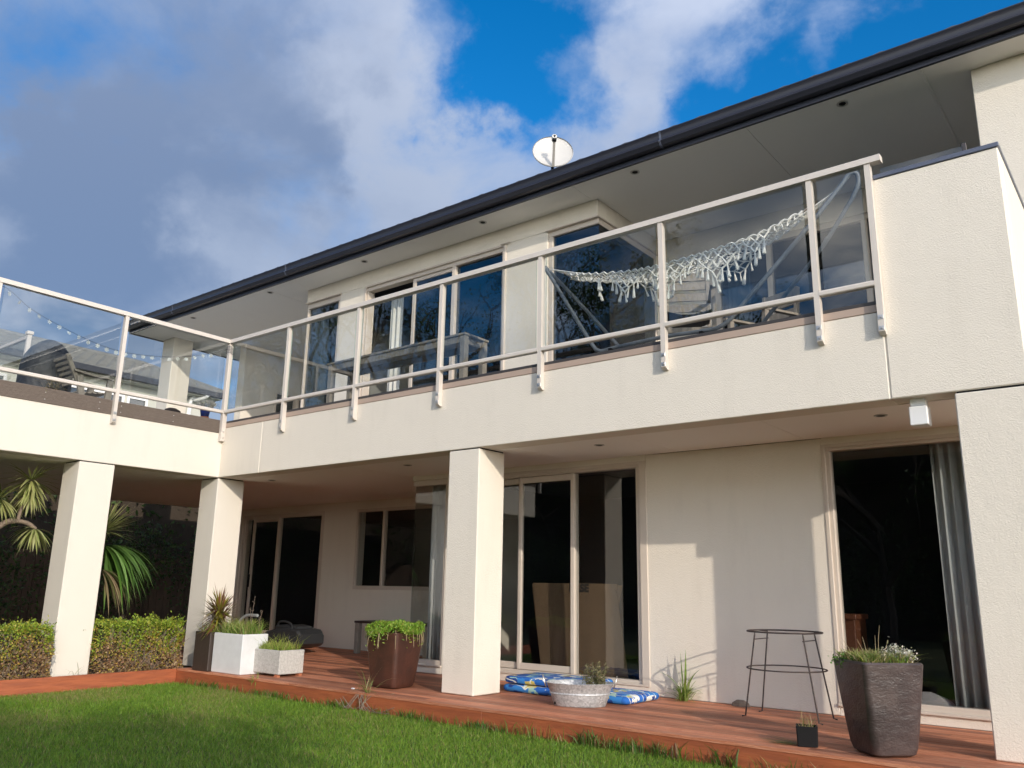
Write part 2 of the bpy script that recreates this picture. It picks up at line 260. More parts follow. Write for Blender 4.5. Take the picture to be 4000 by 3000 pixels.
# ------------------------------------------------------------------ mesh helpers
class MB:
    def __init__(s): s.v = []; s.f = []
    def add(s, vs, fs):
        o = len(s.v); s.v += [tuple(map(float, p)) for p in vs]; s.f += [tuple(i + o for i in f) for f in fs]; return s
    def box(s, x0, x1, y0, y1, z0, z1, c=0.0):
        if c <= 0:
            v = [(x0, y0, z0), (x1, y0, z0), (x1, y1, z0), (x0, y1, z0), (x0, y0, z1), (x1, y0, z1), (x1, y1, z1), (x0, y1, z1)]
            return s.add(v, [(3, 2, 1, 0), (4, 5, 6, 7), (0, 1, 5, 4), (1, 2, 6, 5), (2, 3, 7, 6), (3, 0, 4, 7)])
        lo = (x0, y0, z0); hi = (x1, y1, z1); idx = {}; v = []
        for sx in (0, 1):
            for sy in (0, 1):
                for sz in (0, 1):
                    k = (sx, sy, sz)
                    for a in range(3):
                        p = []
                        for b_ in range(3):
                            e_ = hi[b_] if k[b_] else lo[b_]
                            p.append(e_ if b_ == a else e_ + (-c if k[b_] else c))
                        idx[k + (a,)] = len(v); v.append(p)
        f = []
        for a in range(3):
            b1, b2 = [(1, 2), (2, 0), (0, 1)][a]
            for sd in (0, 1):
                q = []
                for u_, w_ in ((0, 0), (1, 0), (1, 1), (0, 1)):
                    k = [0, 0, 0]; k[a] = sd; k[b1] = u_; k[b2] = w_; q.append(idx[tuple(k) + (a,)])
                f.append(tuple(q if sd else q[::-1]))
        for a in range(3):
            b1, b2 = [(1, 2), (2, 0), (0, 1)][a]
            for u_ in (0, 1):
                for w_ in (0, 1):
                    k0 = [0, 0, 0]; k1 = [0, 0, 0]; k0[b1] = k1[b1] = u_; k0[b2] = k1[b2] = w_; k1[a] = 1
                    q = [idx[tuple(k0) + (b1,)], idx[tuple(k1) + (b1,)], idx[tuple(k1) + (b2,)], idx[tuple(k0) + (b2,)]]
                    f.append(tuple(q if u_ == w_ else q[::-1]))
        for sx in (0, 1):
            for sy in (0, 1):
                for sz in (0, 1):
                    q = [idx[(sx, sy, sz, a)] for a in range(3)]; f.append(tuple(q if (sx + sy + sz) % 2 else q[::-1]))
        return s.add(v, f)
    def tube(s, pts, rad, n=8, caps=True, closed=False):
        P = [Vector(p) for p in pts]; m = len(P)
        rs = rad if isinstance(rad, (list, tuple)) else [rad] * m
        T = []
        for i in range(m):
            a = P[(i - 1) % m] if (i > 0 or closed) else P[i]; b_ = P[(i + 1) % m] if (i < m - 1 or closed) else P[i]
            d = b_ - a; T.append(d.normalized() if d.length > 1e-9 else Vector((0, 0, 1)))
        up = Vector((0, 0, 1)) if abs(T[0].z) < 0.9 else Vector((1, 0, 0))
        nx = T[0].cross(up).normalized(); v = []; f = []
        for i in range(m):
            nx = (nx - T[i] * nx.dot(T[i]));
            nx = nx.normalized() if nx.length > 1e-6 else T[i].orthogonal().normalized()
            ny = T[i].cross(nx)
            for k in range(n):
                a = 2 * math.pi * k / n; v.append(P[i] + (nx * math.cos(a) + ny * math.sin(a)) * rs[i])
        for i in range(m if closed else m - 1):
            j = (i + 1) % m
            for k in range(n):
                f.append((i * n + k, i * n + (k + 1) % n, j * n + (k + 1) % n, j * n + k))
        if caps and not closed: f.append(tuple(range(n))[::-1]); f.append(tuple((m - 1) * n + k for k in range(n)))
        return s.add(v, f)
    def prism(s, prof, axis, a0, a1):
        """profile points in the two other axes, extruded along axis"""
        n = len(prof); v = []
        for a in (a0, a1):
            for p in prof:
                v.append({'x': (a, p[0], p[1]), 'y': (p[0], a, p[1]), 'z': (p[0], p[1], a)}[axis])
        f = [(i, (i + 1) % n, n + (i + 1) % n, n + i) for i in range(n)] + [tuple(range(n))[::-1], tuple(range(n, 2 * n))]
        return s.add(v, f)
    def loft(s, rings, cap0=True, cap1=True):
        n = len(rings[0]); v = [p for r_ in rings for p in r_]; f = []
        for i in range(len(rings) - 1):
            for k in range(n): f.append((i * n + k, i * n + (k + 1) % n, (i + 1) * n + (k + 1) % n, (i + 1) * n + k))
        if cap0: f.append(tuple(range(n))[::-1])
        if cap1: f.append(tuple((len(rings) - 1) * n + k for k in range(n)))
        return s.add(v, f)
    def bar(s, p0, p1, w, h, up=(0, 0, 1), c=0.0):
        """square bar from p0 to p1, w across, h along up"""
        p0 = Vector(p0); p1 = Vector(p1); d = (p1 - p0).normalized(); u_ = Vector(up); x = d.cross(u_)
        x = x.normalized() if x.length > 1e-6 else d.orthogonal().normalized(); u_ = x.cross(d).normalized()
        rings = []
        for p in (p0, p1):
            rings.append([p + x * a * w / 2 + u_ * b_ * h / 2 for a, b_ in ((-1, -1), (1, -1), (1, 1), (-1, 1))])
        return s.loft(rings)
    def build(s, name, material, parent=None, smooth=False, local=False, bevel=0.0):
        me = bpy.data.meshes.new(name); vs = s.v
        off = Vector((0, 0, 0))
        if parent is None and not local:
            a = np.array(vs); off = Vector(((a[:, 0].min() + a[:, 0].max()) / 2, (a[:, 1].min() + a[:, 1].max()) / 2, a[:, 2].min()))
            vs = (a - np.array(off)).tolist()
        me.from_pydata(vs, [], s.f); fix(me); me.materials.append(MATS[material] if isinstance(material, str) else material)
        if smooth: me.polygons.foreach_set('use_smooth', [True] * len(me.polygons)); me.set_sharp_from_angle(angle=R(40)) if hasattr(me, 'set_sharp_from_angle') else None
        o = bpy.data.objects.new(name, me); COL.objects.link(o); o.location = off
        if parent is not None:
            o.parent = parent
            if not local: o.matrix_parent_inverse = world_of(parent).inverted()
        return o
def fix(me):
    import bmesh
    bm = bmesh.new(); bm.from_mesh(me); bmesh.ops.recalc_face_normals(bm, faces=bm.faces); bm.to_mesh(me); bm.free()
def world_of(o):
    m = Matrix.LocRotScale(o.location, o.rotation_euler, o.scale)
    return world_of(o.parent) @ o.matrix_parent_inverse @ m if o.parent else m
def tag(o, label=None, cat=None, group=None, kind=None):
    if label: o['label'] = label
    if cat: o['category'] = cat
    if group: o['group'] = group
    if kind: o['kind'] = kind
    return o
def empty(name, loc, rz=0.0, label=None, cat=None, group=None):
    o = bpy.data.objects.new(name, None); COL.objects.link(o); o.location = loc; o.rotation_euler = (0, 0, rz); o.empty_display_size = 0.1
    return tag(o, label, cat, group)
def rawmesh(name, verts, tris, cols, material, parent=None):
    """large triangle soup with one colour per vertex"""
    me = bpy.data.meshes.new(name); n = len(verts); m = len(tris)
    me.vertices.add(n); me.vertices.foreach_set('co', np.asarray(verts, np.float32).ravel())
    me.loops.add(m * 3); me.loops.foreach_set('vertex_index', np.asarray(tris, np.int32).ravel())
    me.polygons.add(m); me.polygons.foreach_set('loop_start', np.arange(0, m * 3, 3, dtype=np.int32)); me.polygons.foreach_set('loop_total', np.full(m, 3, np.int32))
    me.update(calc_edges=True)
    if cols is not None:
        a = me.color_attributes.new('Col', 'FLOAT_COLOR', 'POINT'); c = np.ones((n, 4), np.float32); c[:, :3] = cols; a.data.foreach_set('color', c.ravel())
    me.materials.append(MATS[material]); me.validate()
    o = bpy.data.objects.new(name, me); COL.objects.link(o)
    if parent is not None: o.parent = parent; o.matrix_parent_inverse = world_of(parent).inverted()
    return o
def unit(a): return a / np.maximum(np.linalg.norm(a, axis=-1, keepdims=True), 1e-9)
def leaves(name, pos, axis, length, width, cols, material='leaf', parent=None, fold=0.25):
    """diamond leaves: pos, axis Nx3; length, width N"""
    n = len(pos); ax = unit(axis); side = unit(np.cross(ax, nrg.normal(size=(n, 3)))); nor = np.cross(side, ax)
    L_ = length[:, None]; W = width[:, None]
    v = np.stack([pos, pos + ax * L_ * 0.5 - side * W * 0.5 + nor * W * fold, pos + ax * L_, pos + ax * L_ * 0.5 + side * W * 0.5 + nor * W * fold], 1).reshape(-1, 3)
    b = np.arange(n)[:, None] * 4; t_ = np.concatenate([b + np.array([[0, 1, 2]]), b + np.array([[0, 2, 3]])], 0)
    return rawmesh(name, v, t_, np.repeat(cols, 4, 0), material, parent)
def blades(name, base, lean, height, width, cols, material='grass_blade', parent=None, curl=0.5, tipcol=None):
    """curved tapering blades of two segments"""
    n = len(base); up = np.array([0, 0, 1.0]); ln = lean.copy(); ln[:, 2] = 0
    ang = nrg.uniform(0, 2 * np.pi, n); side = np.stack([np.cos(ang), np.sin(ang), np.zeros(n)], 1)
    H = height[:, None]; W = width[:, None]
    mid = base + up * H * 0.55 + ln * H * 0.35; tip = base + up * H * (1 - curl * 0.3 * np.linalg.norm(ln, axis=1, keepdims=True)) + ln * H * (0.35 + 0.65 * (0.5 + curl))
    v = np.stack([base - side * W / 2, base + side * W / 2, mid - side * W * 0.4, mid + side * W * 0.4, tip], 1).reshape(-1, 3)
    b = np.arange(n)[:, None] * 5
    t_ = np.concatenate([b + np.array([[0, 1, 3]]), b + np.array([[0, 3, 2]]), b + np.array([[2, 3, 4]])], 0)
    c = np.repeat(cols, 5, 0).reshape(n, 5, 3)
    if tipcol is not None: c[:, 4] = c[:, 4] * 0.5 + np.asarray(tipcol) * 0.5
    return rawmesh(name, v, t_, c.reshape(-1, 3), material, parent)
def straps(name, origin, dirs, lengths, widths, cols, droop, material='strap_leaf', parent=None, segs=6, edge=None):
    """long arching strap leaves from given origins"""
    V = []; T = []; Cc = []
    for i in range(len(dirs)):
        o = Vector(origin[i]); d = Vector(dirs[i]).normalized(); L_ = lengths[i]; w = widths[i]
        sd = d.cross(Vector((0, 0, 1))); sd = sd.normalized() if sd.length > 1e-4 else Vector((1, 0, 0))
        p = o.copy(); dd = d.copy(); b0 = len(V)
        for k in range(segs + 1):
            t_ = k / segs; ww = w * (0.45 + 1.1 * t_ if t_ < 0.5 else 2.0 * (1 - t_) + 0.02) * 0.5
            V += [p - sd * ww, p + sd * ww]; c = cols[i]; e_ = edge if edge is not None else c
            Cc += [c, e_]
            dd = (dd + Vector((0, 0, -droop[i] / segs))).normalized(); p = p + dd * (L_ / segs)
        for k in range(segs):
            a = b0 + 2 * k; T += [(a, a + 1, a + 3), (a, a + 3, a + 2)]
    return rawmesh(name, np.array([tuple(v) for v in V]), np.array(T), np.array(Cc), material, parent)
def palette(n, cols, w=None, jit=0.12):
    c = np.array(cols)[nrg.choice(len(cols), n, p=w)]; return np.clip(c * (1 + nrg.normal(0, jit, (n, 1))) * (1 + nrg.normal(0, jit * 0.4, (n, 3))), 0.002, 1)
def arc(pts, k=6):
    """Catmull-Rom through points"""
    P = [Vector(p) for p in pts]; P = [P[0] * 2 - P[1]] + P + [P[-1] * 2 - P[-2]]; out = []
    for i in range(1, len(P) - 2):
        for j in range(k):
            t_ = j / k; a, b_, c, d = P[i - 1:i + 3]
            out.append(0.5 * ((2 * b_) + (c - a) * t_ + (2 * a - 5 * b_ + 4 * c - d) * t_ ** 2 + (3 * b_ - a - 3 * c + d) * t_ ** 3))
    out.append(P[-2]); return out
# ------------------------------------------------------------------ ground
GZ = -0.175
tag(MB().add([(-300, -300, -0.24), (300, -300, -0.24), (300, 300, -0.24), (-300, 300, -0.24)], [(0, 1, 2, 3)]).build('ground', 'earth'), kind='structure')
tag(MB().add([(0.37, -16, GZ), (24, -16, GZ), (24, -0.525, GZ), (0.37, -0.525, GZ)], [(0, 1, 2, 3)]).build('lawn_bed', 'lawn_soil'), kind='structure')
tag(MB().box(-6.0, 0.335, -4.2, -0.02, -0.22, -0.06).build('paved_floor', 'paving'), kind='structure')

# ------------------------------------------------------------------ deck, board by board
deck = empty('deck', (4.5, 0.4, 0)); tag(deck, kind='structure')
unitboard = MB().box(0, 1, 0, 1, -1, 0, 0.03).build('board', 'deck_wood', deck)
ub_me = unitboard.data; bpy.data.objects.remove(unitboard)
def board(x0, x1, y0, y1, z1=0.0, th=0.022):
    o = bpy.data.objects.new('board', ub_me); COL.objects.link(o); o.parent = deck; o.matrix_parent_inverse = world_of(deck).inverted()
    o.location = (x0, y0, z1 - rnd.uniform(0, 0.0015)); o.scale = (x1 - x0, y1 - y0, th)
row = 0; y = -0.535
while y < 3.12:
    w = 0.085; xs = 0.375 if y < 0.02 else -4.6; xe = 11.5 if y < 1.30 else 2.34
    x = xs; first = True
    while x < xe - 0.01:
        ln = rnd.uniform(1.2, 4.2) if first else rnd.uniform(2.6, 4.8); first = False
        x2 = min(xe, x + ln)
        if xe - x2 < 0.5: x2 = xe
        board(x, x2 - 0.003, y, min(y + w, 1.338) if y < 1.338 and xe > 5 else y + w); x = x2
    y += w + 0.009; row += 1
MB().box(0.36, 11.5, -0.525, 3.1, -0.045, -0.024).build('joist_layer', 'black', deck)
MB().box(0.345, 5.2, -0.530, -0.500, -0.22, -0.0225, 0.002).build('fascia_board', 'deck_fascia', deck)
MB().box(5.203, 11.5, -0.530, -0.500, -0.22, -0.0225, 0.002).build('fascia_board', 'deck_fascia', deck)
edg = empty('garden_edging', (0.355, -2.3, -0.2), label='red stained timber edging board in front of the hedges', cat='edging')
MB().box(0.335, 0.375, -4.6, -0.536, -0.22, -0.004, 0.003).build('edging_board', 'deck_fascia', edg)

# ------------------------------------------------------------------ house
house = empty('house', (4.5, 2.0, 0), label='two storey cream rendered house with balcony, glass doors and dark eaves', cat='house')
def hb(name, mt, *boxes, c=0.006, parent=None):
    m_ = MB()
    for b_ in boxes: m_.box(*b_, c)
    return m_.build(name, mt, parent or house)
ZB = 2.4; ZS = 5.61
hb('front_beam', 'stucco', (0.0, 0.894, 0, 0.25, ZB, 3.075))
hb('front_beam', 'stucco', (0.902, 8.586, 0, 0.25, ZB, 3.075))
hb('joint_strip', 'stucco_smooth', (0.890, 0.906, 0.010, 0.24, ZB + .004, 3.07), c=0)
hb('joint_strip', 'stucco_smooth', (8.582, 8.598, 0.010, 0.24, ZB + .004, 3.07), c=0)
hb('wing_beam', 'stucco_smooth', (-0.25, 0.0, -4.4, 0.25, ZB, 3.0))
pp = hb('parapet', 'stucco', (8.594, 9.463, 0, 0.22, ZB, 4.147), c=0.008)
hb('parapet', 'stucco_smooth', (9.243, 9.463, 0.2203, 1.33, ZB, 4.147))
hb('parapet_cap', 'cap_metal', (8.612, 9.472, -0.010, 0.235, 4.1475, 4.184), c=0.004)
hb('parapet_cap', 'cap_metal', (9.230, 9.473, 0.2355, 1.33, 4.1475, 4.1838), c=0.004)
# columns
CW = 0.412
for nm, x0, y0, z0 in (('column', 4.228, 0.004, 0.004), ('column', -CW, 0.003, -0.05), ('column', -CW, -1.848, -0.08), ('column', -CW, -3.13, -0.08)):
    y1 = y0 + (CW if y0 != -1.848 else 0.426)
    x1 = x0 + CW - (0.003 if x0 < 0 else 0)
    hb(nm, 'stucco' if x0 > 0 else 'stucco_smooth', (x0, x1, y0, y1, z0, ZB - 0.012), c=0.008)
    hb('column_joint', 'black', (x0 + 0.012, x1 - 0.012, y0 + 0.012, y1 - 0.012, ZB - 0.013, ZB + 0.02), c=0)
hb('pier', 'stucco', (9.008, 9.46, 0.003, 0.30, 0.003, ZB - 0.014), c=0.008)
hb('column_joint', 'black', (9.02, 9.45, 0.014, 0.29, ZB - 0.015, ZB + 0.02), c=0)
# ground floor walls (front plane y = 1.34, recessed plane y = 3.15)
YL = 1.34; YB = 3.15
hb('lower_wall', 'stucco', (5.80, 7.635, YL, YL + 0.2, 0.0, ZB))
hb('lower_wall', 'stucco', (2.975, 3.10, YL, YL + 0.2, 0.0, ZB))
hb('lower_wall', 'stucco', (9.0, 13.5, YL, YL + 0.2, -0.2, 2.43)); hb('upper_wall', 'stucco', (9.2, 13.5, YL - 0.008, YL + 0.2, 2.4305, ZS), c=0.006)
for x0_, x1_, zl, zp in ((2.36, 2.9745, 2.345, 0.075), (3.1005, 5.7995, 2.338, 0.078), (7.6355, 8.9995, 2.338, 0.073)):
    hb('lintel', 'stucco', (x0_, x1_, YL, YL + 0.2, zl, ZB + 0.03), c=0.003); hb('plinth', 'stucco', (x0_, x1_, YL, YL + 0.2, 0.0, zp), c=0.003)
for b_ in ((-1.588, -0.745, 0, 2.425), (-0.744, 1.2995, 0, 0.95), (-0.744, 1.2995, 2.262, 2.425), (1.30, 2.40, 0, 2.425), (-4.0, -1.589, 2.275, 2.425), (-4.6, -4.001, 0, 2.425)): hb('recess_wall', 'stucco', (b_[0], b_[1], YB, YB + 0.2, b_[2], b_[3]), c=0)
hb('return_wall', 'stucco', (2.56, 2.76, 2.6, YB, 0, ZB), c=0)
# ceilings in panels
for a, b_ in ((-4.6, -1.935), (-1.931, -0.382), (-0.378, 2.339), (2.343, 3.65), (3.654, 4.9), (4.904, 6.184), (6.188, 7.496), (7.50, 9.24)):
    hb('ceiling_panel', 'ceiling', (a, b_, 0.2505, 2.595 if b_ < 2.4 else 1.339, ZB + 0.001, ZB + 0.02), c=0.0025)
    if b_ < 2.4: hb('ceiling_panel', 'ceiling', (a, b_, 2.599, 3.149, ZB + 0.001, ZB + 0.02), c=0.0025)
for a, b_ in ((-4.4, -3.0), (-2.996, -1.6), (-1.596, -0.4), (-0.396, 0.2455)):
    hb('ceiling_panel', 'ceiling', (-2.30, -0.2505, a, b_, ZB + 0.001, ZB + 0.02), c=0.0025)
    hb('ceiling_panel', 'ceiling', (-4.6, -2.304, a, b_, ZB + 0.001, ZB + 0.02), c=0.0025)
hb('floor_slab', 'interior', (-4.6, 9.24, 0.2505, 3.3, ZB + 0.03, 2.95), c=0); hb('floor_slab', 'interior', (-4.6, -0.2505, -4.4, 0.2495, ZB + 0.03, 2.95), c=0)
def downlight(x, y, z):
    m_ = MB(); n = 20; rings = []
    for r_, dz in ((0.052, 0.0), (0.052, -0.006), (0.040, -0.007), (0.034, 0.003)):
        rings.append([(x + r_ * math.cos(2 * math.pi * k / n), y + r_ * math.sin(2 * math.pi * k / n), z + dz) for k in range(n)])
    o = m_.loft(rings, False, False).build('downlight', 'downlight_metal', house, smooth=True)
    MB().tube([(x, y, z - 0.0015), (x, y, z - 0.0045)], 0.033, 16).build('lamp', 'black', o)
for x, y in ((0.40, 0.57), (3.08, 0.53), (5.73, 0.55), (8.37, 0.56)): downlight(x, y, ZB)
for x in (-3.20, -0.945, 1.31, 3.575, 5.83, 8.12): downlight(x, 1.19, ZS)
# upper floor
YU = 1.5; FZ = 3.13
hb('balcony_floor', 'balcony_tile', (0.0, 9.24, 0.055, 3.1, 3.02, FZ), c=0)
hb('terrace_floor', 'balcony_tile', (-4.6, -0.03, -4.4, 5.2, 3.001, 3.14), c=0)
hb('upper_wall', 'stucco', (-0.37, 5.13, YU, YU + 0.2, 5.376, ZS), c=0.005)
hb('upper_wall', 'stucco', (0.45, 1.012, YU, YU + 0.2, FZ, 5.3755), c=0.005)
hb('upper_wall', 'stucco', (3.714, 4.388, YU, YU + 0.2, FZ, 5.3755), c=0.005)
hb('upper_wall', 'stucco', (4.93, 5.1297, YU + 0.2005, 3.1, 5.384, ZS), c=0.004)
hb('upper_wall', 'stucco', (-0.37, -0.17, YU + 0.201, 4.9, FZ, ZS), c=0.004)
for b_ in ((5.131, 9.199, 3.1, 3.3, 5.30, ZS), (5.131, 5.87, 3.1, 3.3, FZ, 5.2995), (4.93, 5.13, 2.955, 3.3, FZ, 5.3835)): hb('upper_wall', 'stucco', b_, c=0.003)
hb('upper_wall', 'stucco', (9.2, 9.4, YL + 0.201, 3.3, FZ, ZS), c=0.004)
for b_ in ((-4.05, -3.85, 2.75, 5.2, 3.141, ZS), (-3.849, -0.371, 4.9, 5.1, 3.141, ZS)): hb('upper_wall', 'stucco', b_, c=0.003)
hb('corner_column', 'stucco_smooth', (-5.0, -4.6, 1.65, 2.05, 2.9, ZS), c=0.008)
# soffit panels
for a, b_ in ((-5.05, -2.241), (-2.237, -0.902), (-0.898, -0.262), (-0.258, 2.398), (2.402, 5.058), (5.062, 7.20), (7.204, 8.843), (8.853, 13.6)):
    hb('soffit_panel', 'soffit', (a, b_, 1.032, 3.3, ZS + 0.001, ZS + 0.015), c=0.002)
    if a < -0.3: hb('soffit_panel', 'soffit', (a, b_, 3.304, 5.3, ZS + 0.001, ZS + 0.015), c=0.002)
hb('soffit_batten', 'soffit', (8.835, 8.861, 1.034, 3.09, ZS - 0.007, ZS + 0.0005), c=0.003)
# eaves: fascia, gutter and roof
hb('fascia', 'gutter_metal', (-5.07, 13.6, 1.0, 1.031, ZS - 0.012, 5.80), c=0.002)
hb('fascia', 'gutter_metal', (-5.10, -5.0705, 1.0, 6.0, ZS - 0.012, 5.80), c=0.002)
gp = [(0.999, 5.66), (0.955, 5.652), (0.925, 5.664), (0.912, 5.690), (0.902, 5.697), (0.899, 5.707), (0.905, 5.716), (0.918, 5.722), (0.922, 5.745), (0.913, 5.782), (0.905, 5.800), (0.899, 5.811), (0.902, 5.822), (0.912, 5.824), (0.918, 5.812), (0.932, 5.75), (0.935, 5.69), (0.999, 5.685)]
MB().prism(gp, 'x', -5.19, 13.6).build('gutter', 'gutter_metal', house, smooth=True)
gq = [(-5.10 - (p[0] - 0.999) * -1.0 if False else -5.1005 - (0.999 - p[0]), p[1]) for p in gp]
MB().prism(gq, 'y', 0.94, 6.0).build('gutter', 'gutter_metal', house, smooth=True)
for xj in (6.30, -0.196, -3.45):
    gj = [(p[0] - 0.004 if p[0] < 0.96 else p[0], p[1] + (0.003 if p[1] > 5.75 else -0.003)) for p in gp[:14]] + [(0.925, 5.70), (0.998, 5.67)]
    MB().prism(gj, 'x', xj - 0.012, xj + 0.012).build('gutter_joiner', 'cap_metal', house)
roof = MB()
e0, e1, yr0, yr1, zr0 = -5.13, 13.6, 0.935, 6.2, 5.80
sl_ = math.tan(R(19)); yrid = 5.2; zrid = zr0 + (yrid - yr0) * sl_
roof.add([(e0, yr0, zr0), (e1, yr0, zr0), (e1, yrid, zrid), (e0 + 4.2, yrid, zrid), (e0, 9.5, zr0), (e1, 9.5, zr0)], [(0, 1, 2, 3), (0, 3, 4), (3, 2, 5, 4)])
ro = roof.build('roof', 'roof_tile', house)
n_c = 9; tiles = MB()
for k in range(n_c):      # tile courses near the eaves, cut back along the hip
    yk = yr0 + 0.01 + k * 0.30; zk = zr0 + (yk - yr0) * sl_
    x = e0 + (yk - yr0) * (4.2 / (yrid - yr0)) + 0.02
    while x < 9.5:
        tiles.add([(x, yk, zk + 0.035), (x + 0.15, yk, zk + 0.055), (x + 0.295, yk, zk + 0.032), (x + 0.295, yk + 0.33, zk + 0.32 * sl_ + 0.008), (x + 0.15, yk + 0.33, zk + 0.32 * sl_ + 0.03), (x, yk + 0.33, zk + 0.32 * sl_ + 0.012), (x, yk, zk), (x + 0.295, yk, zk)],
                  [(0, 1, 4, 5), (1, 2, 3, 4), (6, 7, 2, 1, 0)]); x += 0.30
tag(tiles.build('tile_courses', 'roof_tile', ro), kind='stuff')
# dark rooms behind the glass
def rooms(*bx, c=0):
    for b_ in bx: hb('room_lining', 'interior', b_, c=0)
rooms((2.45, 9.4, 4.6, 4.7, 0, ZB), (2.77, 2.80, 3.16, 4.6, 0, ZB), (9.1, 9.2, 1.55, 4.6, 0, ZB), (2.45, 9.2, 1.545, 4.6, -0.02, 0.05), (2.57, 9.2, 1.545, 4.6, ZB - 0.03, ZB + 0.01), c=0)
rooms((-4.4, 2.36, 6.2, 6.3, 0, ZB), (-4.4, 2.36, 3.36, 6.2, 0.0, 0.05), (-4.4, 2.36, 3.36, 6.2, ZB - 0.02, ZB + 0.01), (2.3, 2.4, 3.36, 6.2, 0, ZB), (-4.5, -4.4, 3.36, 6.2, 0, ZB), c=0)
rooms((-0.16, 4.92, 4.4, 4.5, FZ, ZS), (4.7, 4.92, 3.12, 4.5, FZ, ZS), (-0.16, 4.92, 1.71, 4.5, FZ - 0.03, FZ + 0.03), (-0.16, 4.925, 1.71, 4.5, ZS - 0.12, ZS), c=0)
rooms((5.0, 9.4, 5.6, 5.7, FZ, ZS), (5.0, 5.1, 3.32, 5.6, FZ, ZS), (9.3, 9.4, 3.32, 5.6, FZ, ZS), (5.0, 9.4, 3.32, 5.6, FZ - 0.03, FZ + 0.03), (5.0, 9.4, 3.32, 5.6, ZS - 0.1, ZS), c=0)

# ---- glazed openings: frame mesh with panes and sashes under it
def pane(parent, x0, x1, y, z0, z1, mt='window_glass', axis='x'):
    m_ = MB(); t_ = 0.003
    if axis == 'x': m_.box(x0, x1, y - t_, y + t_, z0, z1)
    else: m_.box(y - t_, y + t_, x0, x1, z0, z1)
    return m_.build('pane', mt, parent)
def bars(name, parent, y0, y1, *rects, mt='frame_alu', c=0.004, axis='x'):
    m_ = MB()
    for a, b_, z0, z1 in rects:
        if axis == 'x': m_.box(a, b_, y0, y1, z0, z1, c)
        else: m_.box(y0, y1, a, b_, z0, z1, c)
    return m_.build(name, mt, parent)
# ground floor: corner window beside the column (butt glazed at its outer corner)
f = bars('corner_window', house, YL + 0.02, YL + 0.10, (2.36, 2.975, 2.275, 2.344), (2.36, 2.975, 0.077, 0.148), (2.932, 2.974, 0.1485, 2.2745))
pane(f, 2.37, 2.935, YL + 0.06, 0.145, 2.28); pane(f, YL + 0.065, 2.60, 2.372, 0.06, 2.33, axis='y')
bars('sill', f, YL - 0.02, YL + 0.018, (2.355, 2.985, 0.076, 0.098))
# ground floor: wide sliding doors
f = bars('sliding_door', house, YL + 0.015, YL + 0.11, (3.10, 5.795, 2.277, 2.337), (3.10, 5.795, 0.080, 0.132), (5.668, 5.795, 0.1325, 2.2765), (3.10, 3.16, 0.1325, 2.2765), (4.835, 4.885, 0.1325, 2.2765))
bars('reveal', f, YL - 0.012, YL + 0.013, (5.72, 5.806, 0.079, 2.34), (3.10, 5.7195, 2.300, 2.34), (3.10, 5.7195, 0.079, 0.10))
pane(f, 4.88, 5.672, YL + 0.06, 0.128, 2.28)
s_ = bars('sash', f, YL + 0.030, YL + 0.068, (4.10, 4.145, 0.136, 2.272), (4.145, 4.834, 2.205, 2.272), (4.145, 4.834, 0.136, 0.205))
pane(s_, 4.14, 4.84, YL + 0.05, 0.20, 2.21)
s_ = bars('sash', f, YL + 0.072, YL + 0.108, (3.161, 3.21, 0.136, 2.272), (4.06, 4.12, 0.136, 2.272), (3.2105, 4.0595, 2.205, 2.272), (3.2105, 4.0595, 0.136, 0.205))
pane(s_, 3.20, 4.07, YL + 0.09, 0.20, 2.21)
# ground floor: tall window on the right
f = bars('tall_window', house, YL + 0.015, YL + 0.10, (7.637, 8.998, 2.278, 2.337), (7.637, 8.998, 0.078, 0.148), (7.637, 7.70, 0.1485, 2.2775), (8.93, 8.998, 0.1485, 2.2775))
pane(f, 7.695, 8.935, YL + 0.06, 0.144, 2.282)
bars('sill', f, YL - 0.025, YL + 0.0135, (7.628, 9.0, 0.076, 0.100))
bars('architrave', f, YL - 0.010, YL + 0.0135, (7.628, 7.664, 0.1005, 2.34), (7.6645, 9.0, 2.305, 2.34))
# recess: sliding door and window
f = bars('sliding_door', house, YB + 0.01, YB + 0.09, (-4.0, -1.59, 2.20, 2.272), (-4.0, -1.59, 0.06, 0.14), (-1.69, -1.59, 0.1405, 2.1995), (-4.0, -3.93, 0.1405, 2.1995), (-2.93, -2.87, 0.1405, 2.1995))
pane(f, -2.875, -1.685, YB + 0.05, 0.135, 2.205)
s_ = bars('sash', f, YB + 0.015, YB + 0.05, (-3.69, -3.63, 0.142, 2.198), (-3.63, -2.931, 2.14, 2.198), (-3.63, -2.931, 0.142, 0.20))
pane(s_, -3.635, -2.925, YB + 0.032, 0.195, 2.145)
pane(f, -3.94, -3.60, YB + 0.07, 0.135, 2.205)
MB().box(-3.675, -3.648, YB - 0.012, YB + 0.012, 0.95, 1.18, 0.004).build('handle', 'black', s_)
f = bars('window', house, YB - 0.008, YB + 0.07, (-0.744, 1.30, 2.21, 2.262), (-0.744, 1.30, 0.95, 1.01), (-0.744, -0.70, 1.0105, 2.2095), (1.25, 1.30, 1.0105, 2.2095), (-0.105, -0.055, 1.0105, 2.2095))
pane(f, -0.702, -0.103, YB + 0.03, 1.005, 2.215); pane(f, -0.057, 1.252, YB + 0.04, 1.005, 2.215)
